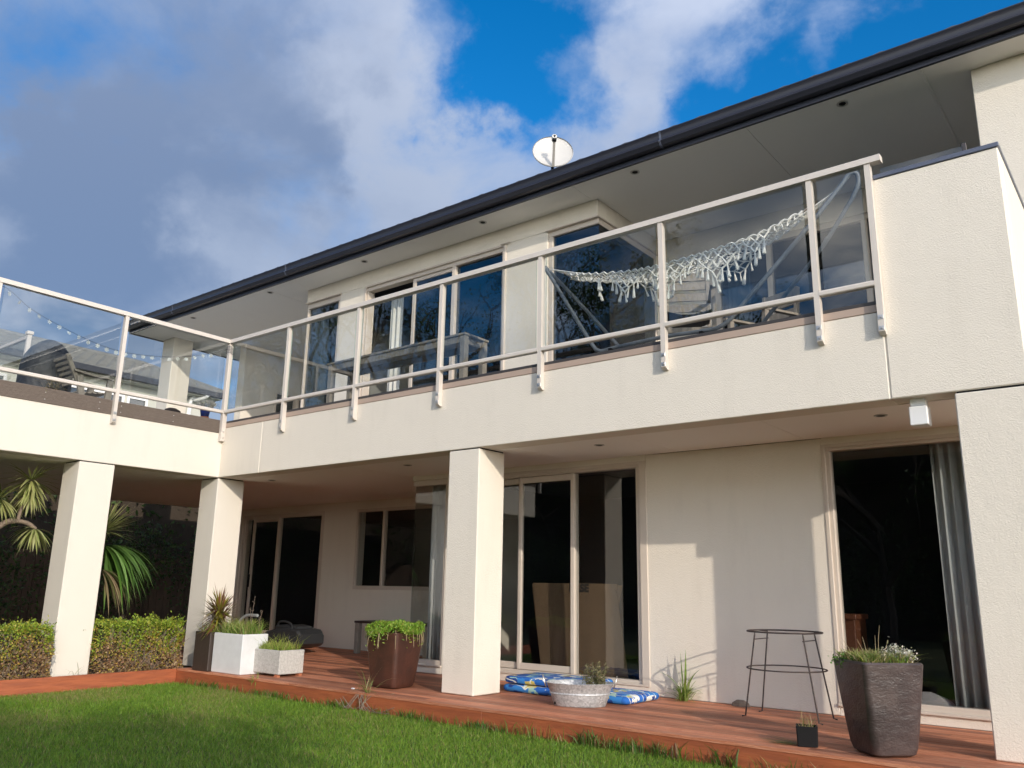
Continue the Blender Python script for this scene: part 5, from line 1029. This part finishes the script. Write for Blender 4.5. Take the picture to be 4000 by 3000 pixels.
# string of flower lights
p_ = empty('flower_lights', (-0.03, -1.5, 3.8), label='string of small clear flower lights draped along the terrace glass', cat='string lights')
sw = arc([(-0.03, -4.4, 4.20), (-0.03, -3.6, 4.25), (-0.03, -2.994, 4.262), (-0.03, -2.649, 4.081), (-0.03, -2.32, 3.965), (-0.03, -1.852, 3.85), (-0.03, -1.449, 3.82), (-0.03, -0.919, 3.888), (-0.03, -0.45, 4.02), (0.0, -0.07, 4.19), (0.035, -0.035, 4.262)], 6)
MB().tube(sw, 0.0028, 5).build('wire', 'wire', p_)
flm = MB()
for k in range(6):
    a = 2 * math.pi * k / 6; c, s = math.cos(a), math.sin(a); flm.add([(0, 0.004 * c, 0.004 * s), (0.004, 0.019 * c - 0.008 * s, 0.019 * s + 0.008 * c), (0.002, 0.030 * c, 0.030 * s), (0.004, 0.019 * c + 0.008 * s, 0.019 * s - 0.008 * c)], [(0, 1, 2), (0, 2, 3)])
flm.tube([(-0.006, 0, 0), (0.008, 0, 0)], 0.006, 6); fl_o = flm.build('flower', 'clear_plastic', p_, local=True); fme = fl_o.data; bpy.data.objects.remove(fl_o)
yl = -4.3; k = 0
while yl < -0.25:
    i = min(range(len(sw)), key=lambda j: abs(sw[j].y - yl)); q = sw[i]
    o = bpy.data.objects.new('flower', fme); COL.objects.link(o); o.parent = p_; o.matrix_parent_inverse = world_of(p_).inverted(); o.location = (q.x, yl, q.z - 0.028 + (yl - q.y) * 0.0)
    o.rotation_euler = (rnd.uniform(0, 6), rnd.gauss(0, 0.35), rnd.gauss(0, 0.6)); yl += 0.118
m_ = MB()
for k in range(5): m_.tube([(0.035 + 0.05 * math.cos(a), -0.035 + 0.05 * math.sin(a), 4.20 - k * 0.022 + 0.004 * a) for a in np.linspace(0, 2 * np.pi, 13)[:-1]], 0.003, 5, closed=True)
m_.build('coil', 'wire', p_)
# ------------------------------------------------------------------ lawn
def vnoise(x, y, s, seed):
    r_ = np.random.default_rng(seed); ph = r_.uniform(0, 6.28, (6, 2)); fr = r_.uniform(0.5, 1.6, (6, 2)) * s; sg = r_.choice([-1, 1], 6)
    return sum(np.sin(x * fr[k, 0] + sg[k] * y * fr[k, 1] + ph[k, 0]) for k in range(6)) / 6
N1 = 340000; g = rect(N1, 0.385, 9.2, -4.9, -0.545)
# denser where the lawn lies before the deck, thin beyond
keep = (g[:, 1] > -4.6 + 0.42 * np.clip(g[:, 0] - 3.0, 0, 9) - 0.4) | (nrg.random(N1) < 0.12); g = g[keep]; n = len(g)
pt = vnoise(g[:, 0], g[:, 1], 2.6, 3); pt2 = vnoise(g[:, 0], g[:, 1], 7.0, 5)
straw = np.clip(0.30 + 0.85 * pt * np.exp(-((g[:, 0] - 1.6) / 2.4) ** 2) + 0.25 * pt2, 0.03, 0.85) * np.clip(1.15 - (g[:, 0] - 0.4) * 0.14, 0.12, 1)
cols = palette(n, [(0.115, 0.24, 0.016), (0.165, 0.31, 0.022), (0.23, 0.36, 0.03), (0.08, 0.18, 0.014)], [.3, .35, .2, .15])
sel = nrg.random(n) < straw * 0.75; cols[sel] = palette(int(sel.sum()), [(0.30, 0.27, 0.09), (0.24, 0.25, 0.06), (0.36, 0.30, 0.13)])
hgt = nrg.uniform(0.016, 0.046, n) * (1 + 0.25 * pt2) * np.where(nrg.random(n) < 0.03, 1.5, 1.0)
tag(blades('lawn_grass', z3(g, GZ), lean(n, 0.5), hgt, nrg.uniform(0.0024, 0.0044, n), cols, tipcol=(0.26, 0.36, 0.07)), 'short green lawn with straw coloured patches', 'grass', kind='stuff')
n = 2600; x = nrg.uniform(0.6, 8.3, n); x = x[nrg.random(n) < 0.25 + 0.75 * (vnoise(x, x * 0, 4.0, 8) > 0.1)]; n = len(x)
g = np.stack([x, -0.548 - np.abs(nrg.normal(0, 0.03, n))], 1); hh = nrg.uniform(0.05, 0.12, n) * (1 + 0.35 * (g[:, 0] > 5.5))
tag(blades('long_grass', z3(g, GZ), lean(n, 0.4), hh, nrg.uniform(0.004, 0.009, n), palette(n, [(0.06, 0.16, 0.015), (0.10, 0.21, 0.02), (0.30, 0.24, 0.10), (0.05, 0.08, 0.02)], [.4, .3, .2, .1])), 'longer uncut grass along the foot of the deck', 'grass', kind='stuff')
n = 60; g = np.concatenate([disc(20, 7.0, -0.56, 0.12, 0.02), disc(20, 7.45, -0.56, 0.10, 0.02), disc(20, 6.3, -0.56, 0.10, 0.02)])
tag(blades('broad_weeds', z3(g, GZ), lean(n, 0.55), nrg.uniform(0.09, 0.19, n), nrg.uniform(0.012, 0.02, n), palette(n, [(0.06, 0.13, 0.015), (0.10, 0.18, 0.02), (0.20, 0.12, 0.05)])), 'broad bladed weeds at the right end of the deck', 'grass', kind='stuff')

# ------------------------------------------------------------------ hedges
def hedge(label, x0, x1, y0, y1, z0, z1, nl, rust=0.0):
    p_ = empty('box_hedge', ((x0 + x1) / 2, (y0 + y1) / 2, z0), label=label, cat='hedge'); cx, cy = (x0 + x1) / 2, (y0 + y1) / 2
    fc = nrg.choice(3, nl, p=[0.58, 0.16, 0.26]); u = nrg.uniform(0, 1, nl); v = nrg.uniform(0, 1, nl); d = np.abs(nrg.normal(0, 0.035, nl))
    q = np.zeros((nl, 3)); nr = np.zeros((nl, 3))
    m0 = fc == 0; q[m0] = np.stack([x1 - d[m0], y0 + (y1 - y0) * u[m0], z0 + (z1 - z0) * v[m0]], 1); nr[m0] = (1, 0, 0.2)
    m1 = fc == 1; sd = nrg.random(nl) < 0.5; q[m1] = np.stack([x0 + (x1 - x0) * u[m1], np.where(sd[m1], y0 + d[m1], y1 - d[m1]), z0 + (z1 - z0) * v[m1]], 1); nr[m1] = np.stack([np.zeros(m1.sum()), np.where(sd[m1], -1, 1), np.zeros(m1.sum())], 1)
    m2 = fc == 2; q[m2] = np.stack([x0 + (x1 - x0) * u[m2], y0 + (y1 - y0) * v[m2], z1 - d[m2]], 1); nr[m2] = (0, 0, 1)
    bmp = 0.06 * vnoise(q[:, 1], q[:, 2] + q[:, 0], 11, 12) + 0.03 * vnoise(q[:, 1], q[:, 2], 33, 14); q += nr * bmp[:, None]
    q[:, 2] += np.where(q[:, 2] > z1 - 0.06, np.abs(nrg.normal(0, 0.026, nl)) * (0.4 + (vnoise(q[:, 1], q[:, 0], 26, 40) > 0.1)), 0)
    t_ = (q[:, 2] - z0) / (z1 - z0) + 0.28 * vnoise(q[:, 1] + q[:, 0], q[:, 2], 9, 21)
    green = palette(nl, [(0.22, 0.32, 0.03), (0.30, 0.40, 0.04), (0.38, 0.38, 0.05), (0.13, 0.20, 0.025)]); yel = palette(nl, [(0.46, 0.34, 0.06), (0.40, 0.27, 0.06), (0.50, 0.39, 0.10)]); brn = palette(nl, [(0.30, 0.17, 0.09), (0.38, 0.24, 0.13), (0.44, 0.32, 0.18), (0.22, 0.12, 0.07)])
    k = nrg.uniform(-0.22, 0.22, nl); s_ = t_ + k - rust
    cols = np.where((s_ > 0.66)[:, None], green, np.where((s_ > 0.40)[:, None], np.where((nrg.random(nl) < 0.5)[:, None], yel, green), np.where((nrg.random(nl) < 0.2)[:, None], yel, brn)))
    leaves('foliage', q, nr * 0.7 + nrg.normal(0, 0.6, (nl, 3)), nrg.uniform(0.018, 0.038, nl), nrg.uniform(0.013, 0.024, nl), cols, parent=p_)
    m_ = MB()
    for j in range(230):
        y = rnd.uniform(y0 + .02, y1 - .02); z = rnd.uniform(z0, z1 - 0.12); a = rnd.gauss(0, 0.5); L_ = rnd.uniform(0.05, 0.13); xx = x1 + rnd.uniform(-0.03, 0.012)
        m_.tube([(xx - 0.02, y, z), (xx, y + a * L_ * 0.5, z + L_ * 0.5), (xx + rnd.uniform(-.01, .015), y + a * L_, z + L_)], [0.003, 0.0028, 0.0018], 4)
    m_.build('twigs', 'bark', p_)
    MB().box(x0 + 0.07, x1 - 0.07, y0 + 0.07, y1 - 0.07, z0, z1 - 0.07).build('inner_branches', 'soil', p_)
    return p_
hedge('clipped box hedge browning at the base in the leftmost opening', -0.22, 0.27, -3.35, -1.97, -0.06, 0.50, 11000, 0.16)
hedge('clipped yellow green box hedge between the two left columns', -0.18, 0.27, -1.40, -0.42, -0.06, 0.52, 10000, 0.06)

# ------------------------------------------------------------------ strap leaved plants behind the columns
def rosette(parent, c, n, Lr, wr, cols, el=(-0.2, 1.0), droop=(0.3, 1.2), nm='leaves', edge=None, azc=None, azw=3.14):
    th = nrg.uniform(-azw, azw, n) + (azc or 0); e = np.arcsin(np.clip(nrg.uniform(el[0], el[1], n), -1, 1)); d = np.stack([np.cos(th) * np.cos(e), np.sin(th) * np.cos(e), np.sin(e)], 1)
    return straps(nm, np.tile([c], (n, 1)) + d * 0.03, d, nrg.uniform(*Lr, n), nrg.uniform(*wr, n), palette(n, cols), nrg.uniform(*droop, n), parent=parent, segs=7, edge=edge)
VAR = [(0.26, 0.33, 0.08), (0.36, 0.40, 0.13), (0.44, 0.46, 0.20), (0.15, 0.22, 0.05)]
p_ = empty('dragon_tree', (-0.64, -2.62, -0.06), label='dragon tree with bare curved branches and pale strap leaves in the leftmost opening', cat='plant')
MB().tube(arc([(-0.64, -2.75, -0.06), (-0.62, -2.66, 0.7), (-0.64, -2.50, 1.40), (-0.64, -2.33, 1.64), (-0.64, -2.17, 1.68), (-0.64, -2.05, 1.655), (-0.64, -1.97, 1.60)], 5), [0.045] * 7 + [0.034] * 12 + [0.026] * 12, 9).build('branch', 'bark', p_, smooth=True)
MB().tube(arc([(-0.64, -2.18, 1.675), (-0.65, -2.155, 1.84), (-0.64, -2.11, 2.02), (-0.64, -2.10, 2.16)], 5), 0.02, 8).build('branch', 'bark', p_, smooth=True)
MB().tube(arc([(-0.70, -2.80, -0.06), (-0.70, -2.66, 1.0), (-0.70, -2.52, 1.6), (-0.72, -2.40, 1.90)], 5), 0.03, 8).build('branch', 'bark', p_, smooth=True)
rosette(p_, (-0.64, -2.10, 2.17), 95, (0.26, 0.44), (0.022, 0.034), VAR, (-0.9, 0.75), (0.2, 0.9), 'crown_leaves', (0.40, 0.40, 0.18))
rosette(p_, (-0.64, -2.08, 2.05), 40, (0.25, 0.38), (0.022, 0.032), VAR, (-1.0, -0.5), (0.2, 0.5), 'hanging_leaves', (0.44, 0.42, 0.2))
rosette(p_, (-0.64, -1.98, 1.60), 55, (0.24, 0.38), (0.022, 0.030), VAR, (-0.95, 0.3), (0.5, 1.4), 'side_leaves', (0.40, 0.40, 0.18))
rosette(p_, (-0.72, -2.39, 1.93), 75, (0.28, 0.44), (0.022, 0.034), VAR, (-0.8, 0.8), (0.3, 1.0), 'crown_leaves', (0.40, 0.40, 0.18))
p_ = empty('yucca', (-0.62, -1.22, -0.06), label='yucca with a tall skirt of drooping sword leaves behind the left column', cat='plant')
MB().tube(arc([(-0.62, -1.24, -0.06), (-0.6, -1.22, 0.8), (-0.62, -1.20, 1.55)], 5), 0.06, 9).build('trunk', 'bark', p_, smooth=True)
rosette(p_, (-0.60, -1.18, 1.62), 80, (0.35, 0.52), (0.024, 0.036), [(0.24, 0.30, 0.07), (0.36, 0.38, 0.14), (0.16, 0.24, 0.05)], (-0.1, 0.95), (0.0, 0.5), 'crown_leaves', (0.46, 0.45, 0.22), R(75), R(100))
rosette(p_, (-0.58, -1.14, 1.44), 90, (0.60, 0.98), (0.034, 0.054), [(0.10, 0.21, 0.04), (0.14, 0.28, 0.06), (0.07, 0.15, 0.035), (0.18, 0.30, 0.09)], (-0.55, 0.35), (1.1, 2.2), 'skirt_leaves', None, R(78), R(70))
rosette(p_, (-0.58, -1.14, 1.15), 50, (0.45, 0.75), (0.018, 0.03), [(0.40, 0.32, 0.19), (0.30, 0.23, 0.13), (0.16, 0.20, 0.07)], (-0.6, 0.1), (1.2, 2.2), 'dry_leaves', None, R(78), R(70))
p_ = empty('fern', (-0.75, -2.25, -0.06), label='bright green fern rising behind the left hedge', cat='plant')
FP = []; FA = []; FL = []
for k in range(26):
    a = rnd.uniform(-2.0, 2.0); L_ = rnd.uniform(0.5, 0.85); base = Vector((-0.62 + rnd.gauss(0, 0.1), -2.12 + rnd.gauss(0, 0.2), 0.1)); d = Vector((math.cos(a) * 0.7, math.sin(a) * 0.7, 1.0)).normalized(); p = base.copy()
    for j in range(26):
        d = (d + Vector((0, 0, -0.045))).normalized(); p = p + d * (L_ / 26); s_ = d.cross(Vector((0, 0, 1))).normalized(); w = 0.13 * math.sin(math.pi * (j + 3) / 30)
        for sg in (-1, 1): FP.append(tuple(p)); FA.append(tuple(s_ * sg + d * 0.4 + Vector((0, 0, -0.15)))); FL.append(w)
n = len(FP); leaves('fronds', np.array(FP), np.array(FA), np.array(FL), np.array(FL) * 0.22 + 0.004, palette(n, [(0.07, 0.22, 0.03), (0.10, 0.28, 0.04), (0.05, 0.15, 0.025)]), parent=p_, fold=0.1)

# ------------------------------------------------------------------ back boundary under the terrace
fn = empty('paling_fence', (-6.2, 0, -0.2), label='dark stained paling fence at the back under the terrace', cat='fence')
pal = MB().box(-0.01, 0.01, -0.072, 0.072, 0, 1.75, 0.003).build('paling', 'fence_wood', fn, local=True); pm = pal.data; bpy.data.objects.remove(pal)
for k in range(96):
    o = bpy.data.objects.new('paling', pm); COL.objects.link(o); o.parent = fn; o.matrix_parent_inverse = world_of(fn).inverted(); o.location = (-6.2 + rnd.uniform(-.004, .004), -6.0 + 0.15 * k, -0.2 + rnd.uniform(-0.02, 0.02))
MB().box(-6.27, -6.212, -6.1, 8.4, 0.2, 0.27).build('fence_rail', 'fence_wood', fn); MB().box(-6.27, -6.212, -6.1, 8.4, 1.2, 1.27).build('fence_rail', 'fence_wood', fn)
def bush(name, label, c, r_, n, cols, ls=(0.05, 0.10), parts=7, cat='shrub', group=None):
    p_ = empty(name, (c[0], c[1], -0.2), label=label, cat=cat, group=group); P_ = []
    ct = [(c[0] + rnd.uniform(-.6, .6) * r_[0], c[1] + rnd.uniform(-.6, .6) * r_[1], c[2] + rnd.uniform(-.55, .6) * r_[2]) for k in range(parts)]
    k_ = nrg.integers(0, parts, n); v = unit(nrg.normal(size=(n, 3))) * (nrg.uniform(0.25, 1, (n, 1)) ** 0.5); q = np.array(ct)[k_] + v * np.array(r_) * 0.55
    q[:, 2] = np.maximum(q[:, 2], -0.15)
    leaves('foliage', q, v + nrg.normal(0, 0.7, (n, 3)), nrg.uniform(*ls, n), nrg.uniform(ls[0] * 0.5, ls[1] * 0.5, n), palette(n, cols, jit=0.2), parent=p_)
    m_ = MB()
    for t_ in ct: m_.tube([(c[0] + rnd.gauss(0, .05), c[1] + rnd.gauss(0, .05), -0.2), ((c[0] + t_[0]) / 2, (c[1] + t_[1]) / 2, t_[2] * 0.5), t_], [0.03, 0.022, 0.01], 6)
    m_.build('stems', 'dark_bark', p_); return p_
DK = [(0.035, 0.075, 0.015), (0.05, 0.10, 0.02), (0.025, 0.055, 0.012), (0.07, 0.12, 0.03)]
bush('camellia', 'dark leafy shrub in the shade behind the leftmost opening', (-5.3, -0.9, 1.3), (0.8, 1.2, 1.3), 2600, DK)
bush('camellia', 'dark leafy shrub in the shade seen past the yucca leaves', (-5.4, 1.6, 1.5), (0.7, 1.3, 1.2), 2600, DK)
bush('camellia', 'dark leafy shrub at the back beside the corner column', (-5.5, 4.0, 1.6), (0.7, 1.3, 1.2), 2200, DK)

# ------------------------------------------------------------------ trees across the garden (seen mirrored in the glass)
def tree(name, label, base, H, spread, leafn, lsz, cols, seed, levels=4, trunk=0.16, mt='dark_bark', crown0=0.35):
    r_ = random.Random(seed); p_ = empty(name, base, label=label, cat='tree', group='trees mirrored in the upstairs glass'); m_ = MB(); tips = []
    def grow(p, d, L_, rad, lv):
        pts = [p]; rs = [rad]; q = p.copy(); dd = d.copy()
        for k in range(4):
            dd = (dd + Vector((r_.gauss(0, 0.12), r_.gauss(0, 0.12), 0.05))).normalized(); q = q + dd * (L_ / 4); pts.append(q.copy()); rs.append(rad * (1 - 0.16 * (k + 1)))
        m_.tube(pts, rs, 7 if lv < 2 else 5 if lv < 3 else 4, caps=False)
        if lv >= levels: tips.append((q.copy(), dd.copy())); tips.append((pts[2].copy(), dd.copy())); return
        nb = 3 if lv < 3 else 2
        for k in range(nb + (lv == 0)):
            a = r_.uniform(0, 6.28); t_ = 1.0 if k == 0 else r_.uniform(0.45, 1.0); b_ = pts[min(4, max(1, int(round(t_ * 4))))]
            o = dd.orthogonal().normalized(); o2 = dd.cross(o); nd = (dd * r_.uniform(0.6, 1.0) + (o * math.cos(a) + o2 * math.sin(a)) * spread * r_.uniform(0.7, 1.2) + Vector((0, 0, 0.12))).normalized()
            grow(b_, nd, L_ * r_.uniform(0.60, 0.80), rad * (0.62 if k else 0.75), lv + 1)
    grow(Vector(base), Vector((0.03, 0.02, 1)), H * 0.36, trunk, 0)
    m_.build('trunk', mt, p_)
    if leafn:
        tp = np.array([tuple(t_[0]) for t_ in tips]); k_ = nrg.integers(0, len(tp), leafn); q = tp[k_] + nrg.normal(0, 0.22, (leafn, 3)) * [1, 1, 0.8]
        leaves('crown', q, nrg.normal(0, 1, (leafn, 3)) + [0, 0, -0.3], nrg.uniform(*lsz, leafn), nrg.uniform(lsz[0] * .5, lsz[1] * .55, leafn), palette(leafn, cols, jit=0.2), parent=p_)
    return p_
tree('bare_tree', 'half bare spreading tree mirrored in the left balcony glass', (-5.2, -6.2, -0.2), 10.5, 0.75, 5200, (0.06, 0.12), [(0.05, 0.09, 0.02), (0.08, 0.13, 0.03), (0.04, 0.06, 0.02)], 5, 5)
tree('leafy_tree', 'leafy evergreen tree mirrored in the upstairs sliding door', (-8.5, -9.0, -0.2), 12.5, 0.65, 9000, (0.08, 0.15), DK, 9, 4)
tree('leafy_tree', 'broad evergreen tree mirrored in the upstairs corner window', (-3.9, -11.5, -0.2), 13.0, 0.70, 11000, (0.08, 0.16), DK, 23, 4)
tree('leafy_tree', 'dense tree mirrored at the right of the balcony glass', (4.2, -13.5, -0.2), 8.0, 0.70, 12000, (0.08, 0.16), DK, 31, 4)
for k, (x, y, w) in enumerate(((-9.0, -3.0, 2.6), (-9.5, -7.5, 2.8), (-6.5, -12.5, 3.0), (-2.0, -15.0, 3.0), (3.0, -16.0, 3.2), (8.0, -16.5, 3.2))):
    bush('boundary_shrub', ['dense dark shrub beyond the terrace', 'dense dark shrub at the left garden corner', 'dense dark shrub in the far garden corner', 'dense dark shrub at the end of the lawn', 'dense dark shrub behind the middle of the lawn', 'dense dark shrub behind the photographer'][k] + ' mirrored in the lower glass', (x, y, 1.3), (w, w * 0.8, 1.7), 5200, DK, (0.09, 0.17), 12, group='boundary shrubs mirrored in the glass')
p_ = tree('feathery_tree', 'small feathery tree to the right whose shade dapples the lawn', (16.2, -9.6, -0.2), 5.4, 0.55, 6500, (0.09, 0.16), [(0.08, 0.14, 0.03), (0.11, 0.18, 0.04)], 41, 4, 0.08); del p_['group']

def tall_hedge(label, x0, x1, y0, y1, h, n):
    p_ = empty('tall_hedge', ((x0 + x1) / 2, (y0 + y1) / 2, -0.2), label=label, cat='hedge'); q = np.stack([nrg.uniform(x0, x1, n), nrg.uniform(y0, y1, n), -0.2 + (h + 0.2) * nrg.uniform(0, 1.04, n)], 1)
    q[:, 2] += np.where(q[:, 2] > h - 0.3, 0.25 * vnoise(q[:, 0] + q[:, 1], q[:, 0] - q[:, 1], 3, 4), 0)
    leaves('foliage', q, nrg.normal(0, 1, (n, 3)), nrg.uniform(0.10, 0.18, n), nrg.uniform(0.05, 0.09, n), palette(n, DK, jit=0.2), parent=p_)
    MB().box(x0 + 0.2, x1 - 0.2, y0 + 0.2, y1 - 0.2, -0.2, h - 0.25).build('inner_branches', 'soil', p_)
tall_hedge('tall dark hedge closing off the far end of the lawn', -11, 13, -17.2, -16.2, 6.4, 16000)
tall_hedge('tall dark hedge along the left boundary of the garden', -11.2, -10.2, -16.0, -4.0, 5.2, 10000)
tall_hedge('tall dark hedge behind the paling fence under the terrace', -7.6, -6.6, -6.5, 9.0, 3.7, 11000)
# ------------------------------------------------------------------ neighbouring house behind the terrace
nb = empty('neighbour_house', (-16, 1.0, -0.2), label='neighbouring house with grey tiled hip roof seen through the terrace glass', cat='house')
MB().box(-18.5, -12.4, -7.0, 7.1, -0.2, 6.4).build('wall', 'nb_wall', nb)
ev, rz_, rx = 6.56, 7.70, -15.0
rf = MB().add([(-11.95, -7.5, ev), (-11.95, 7.45, ev), (rx, 6.40, rz_), (rx, -6.4, rz_), (-18.9, 7.45, ev), (-18.9, -7.5, ev)], [(0, 1, 2, 3), (1, 4, 2), (4, 5, 3, 2), (5, 0, 3)]).build('roof', 'nb_tile', nb)
MB().box(-12.02, -11.90, -7.5, 7.47, ev - 0.16, ev + 0.005, 0.01).build('gutter', 'gutter_metal', nb); MB().box(-12.5, -12.021, -7.45, 7.4, ev - 0.19, ev - 0.161).build('eave_soffit', 'nb_wall', nb)
MB().tube([(rx, -6.4, rz_ + 0.03), (rx, 6.40, rz_ + 0.03)], 0.10, 8).build('ridge', 'nb_tile', rf); MB().tube([(rx, 6.40, rz_ + 0.03), (-11.97, 7.43, ev + 0.03)], 0.09, 8).build('hip', 'nb_tile', rf)
tl = MB(); nc = 11
for k in range(nc):
    t0, t1 = k / nc, (k + 1.08) / nc; xa, xb = -11.95 + (rx + 11.95) * t0, -11.95 + (rx + 11.95) * min(t1, 1); za, zb = ev + (rz_ - ev) * t0, ev + (rz_ - ev) * min(t1, 1); y1 = 7.45 - 1.05 * t0 - 0.1
    ys = np.arange(-3.0, y1, 0.075); v = []
    for j, yy in enumerate(ys):
        w = 0.025 * math.sin(2 * math.pi * (yy + 0.15 * (k % 2)) / 0.30); v += [(xa, yy, za + 0.075 + w), (xb, yy, zb + 0.02 + w * 0.6), (xa, yy, za + 0.01)]
    f_ = []
    for j in range(len(ys) - 1): a = 3 * j; f_ += [(a, a + 3, a + 4, a + 1), (a + 2, a + 5, a + 3, a)]
    tl.add(v, f_)
tag(tl.build('roof_tiles', 'nb_tile', rf), kind='stuff')
for y0, y1, z0, z1 in ((3.1, 4.62, 4.9, 6.05), (4.70, 5.3, 4.9, 6.05), (0.2, 1.6, 4.9, 6.0)):
    f_ = MB()
    for b_ in ((y0, y1, z1 - 0.07, z1), (y0, y1, z0, z0 + 0.07), (y0, y0 + 0.07, z0 + .07, z1 - .07), (y1 - 0.07, y1, z0 + .07, z1 - .07)): f_.box(-12.405, -12.34, b_[0], b_[1], b_[2], b_[3])
    w_ = f_.build('window', 'white_plastic', nb); MB().box(-12.39, -12.38, y0 + 0.06, y1 - 0.06, z0 + 0.06, z1 - 0.06).build('pane', 'upper_glass', w_); MB().box(-12.404, -12.396, y0 + 0.06, y1 - 0.06, z0 + 0.06, z1 - 0.06).build('blind', 'interior', w_)
MB().tube(arc([(-11.93, 6.87, 6.42), (-12.0, 6.86, 6.36), (-12.25, 6.70, 6.28), (-12.33, 6.58, 6.16), (-12.33, 6.55, 4.0)], 5), 0.06, 10).build('downpipe', 'white_plastic', nb, smooth=True)
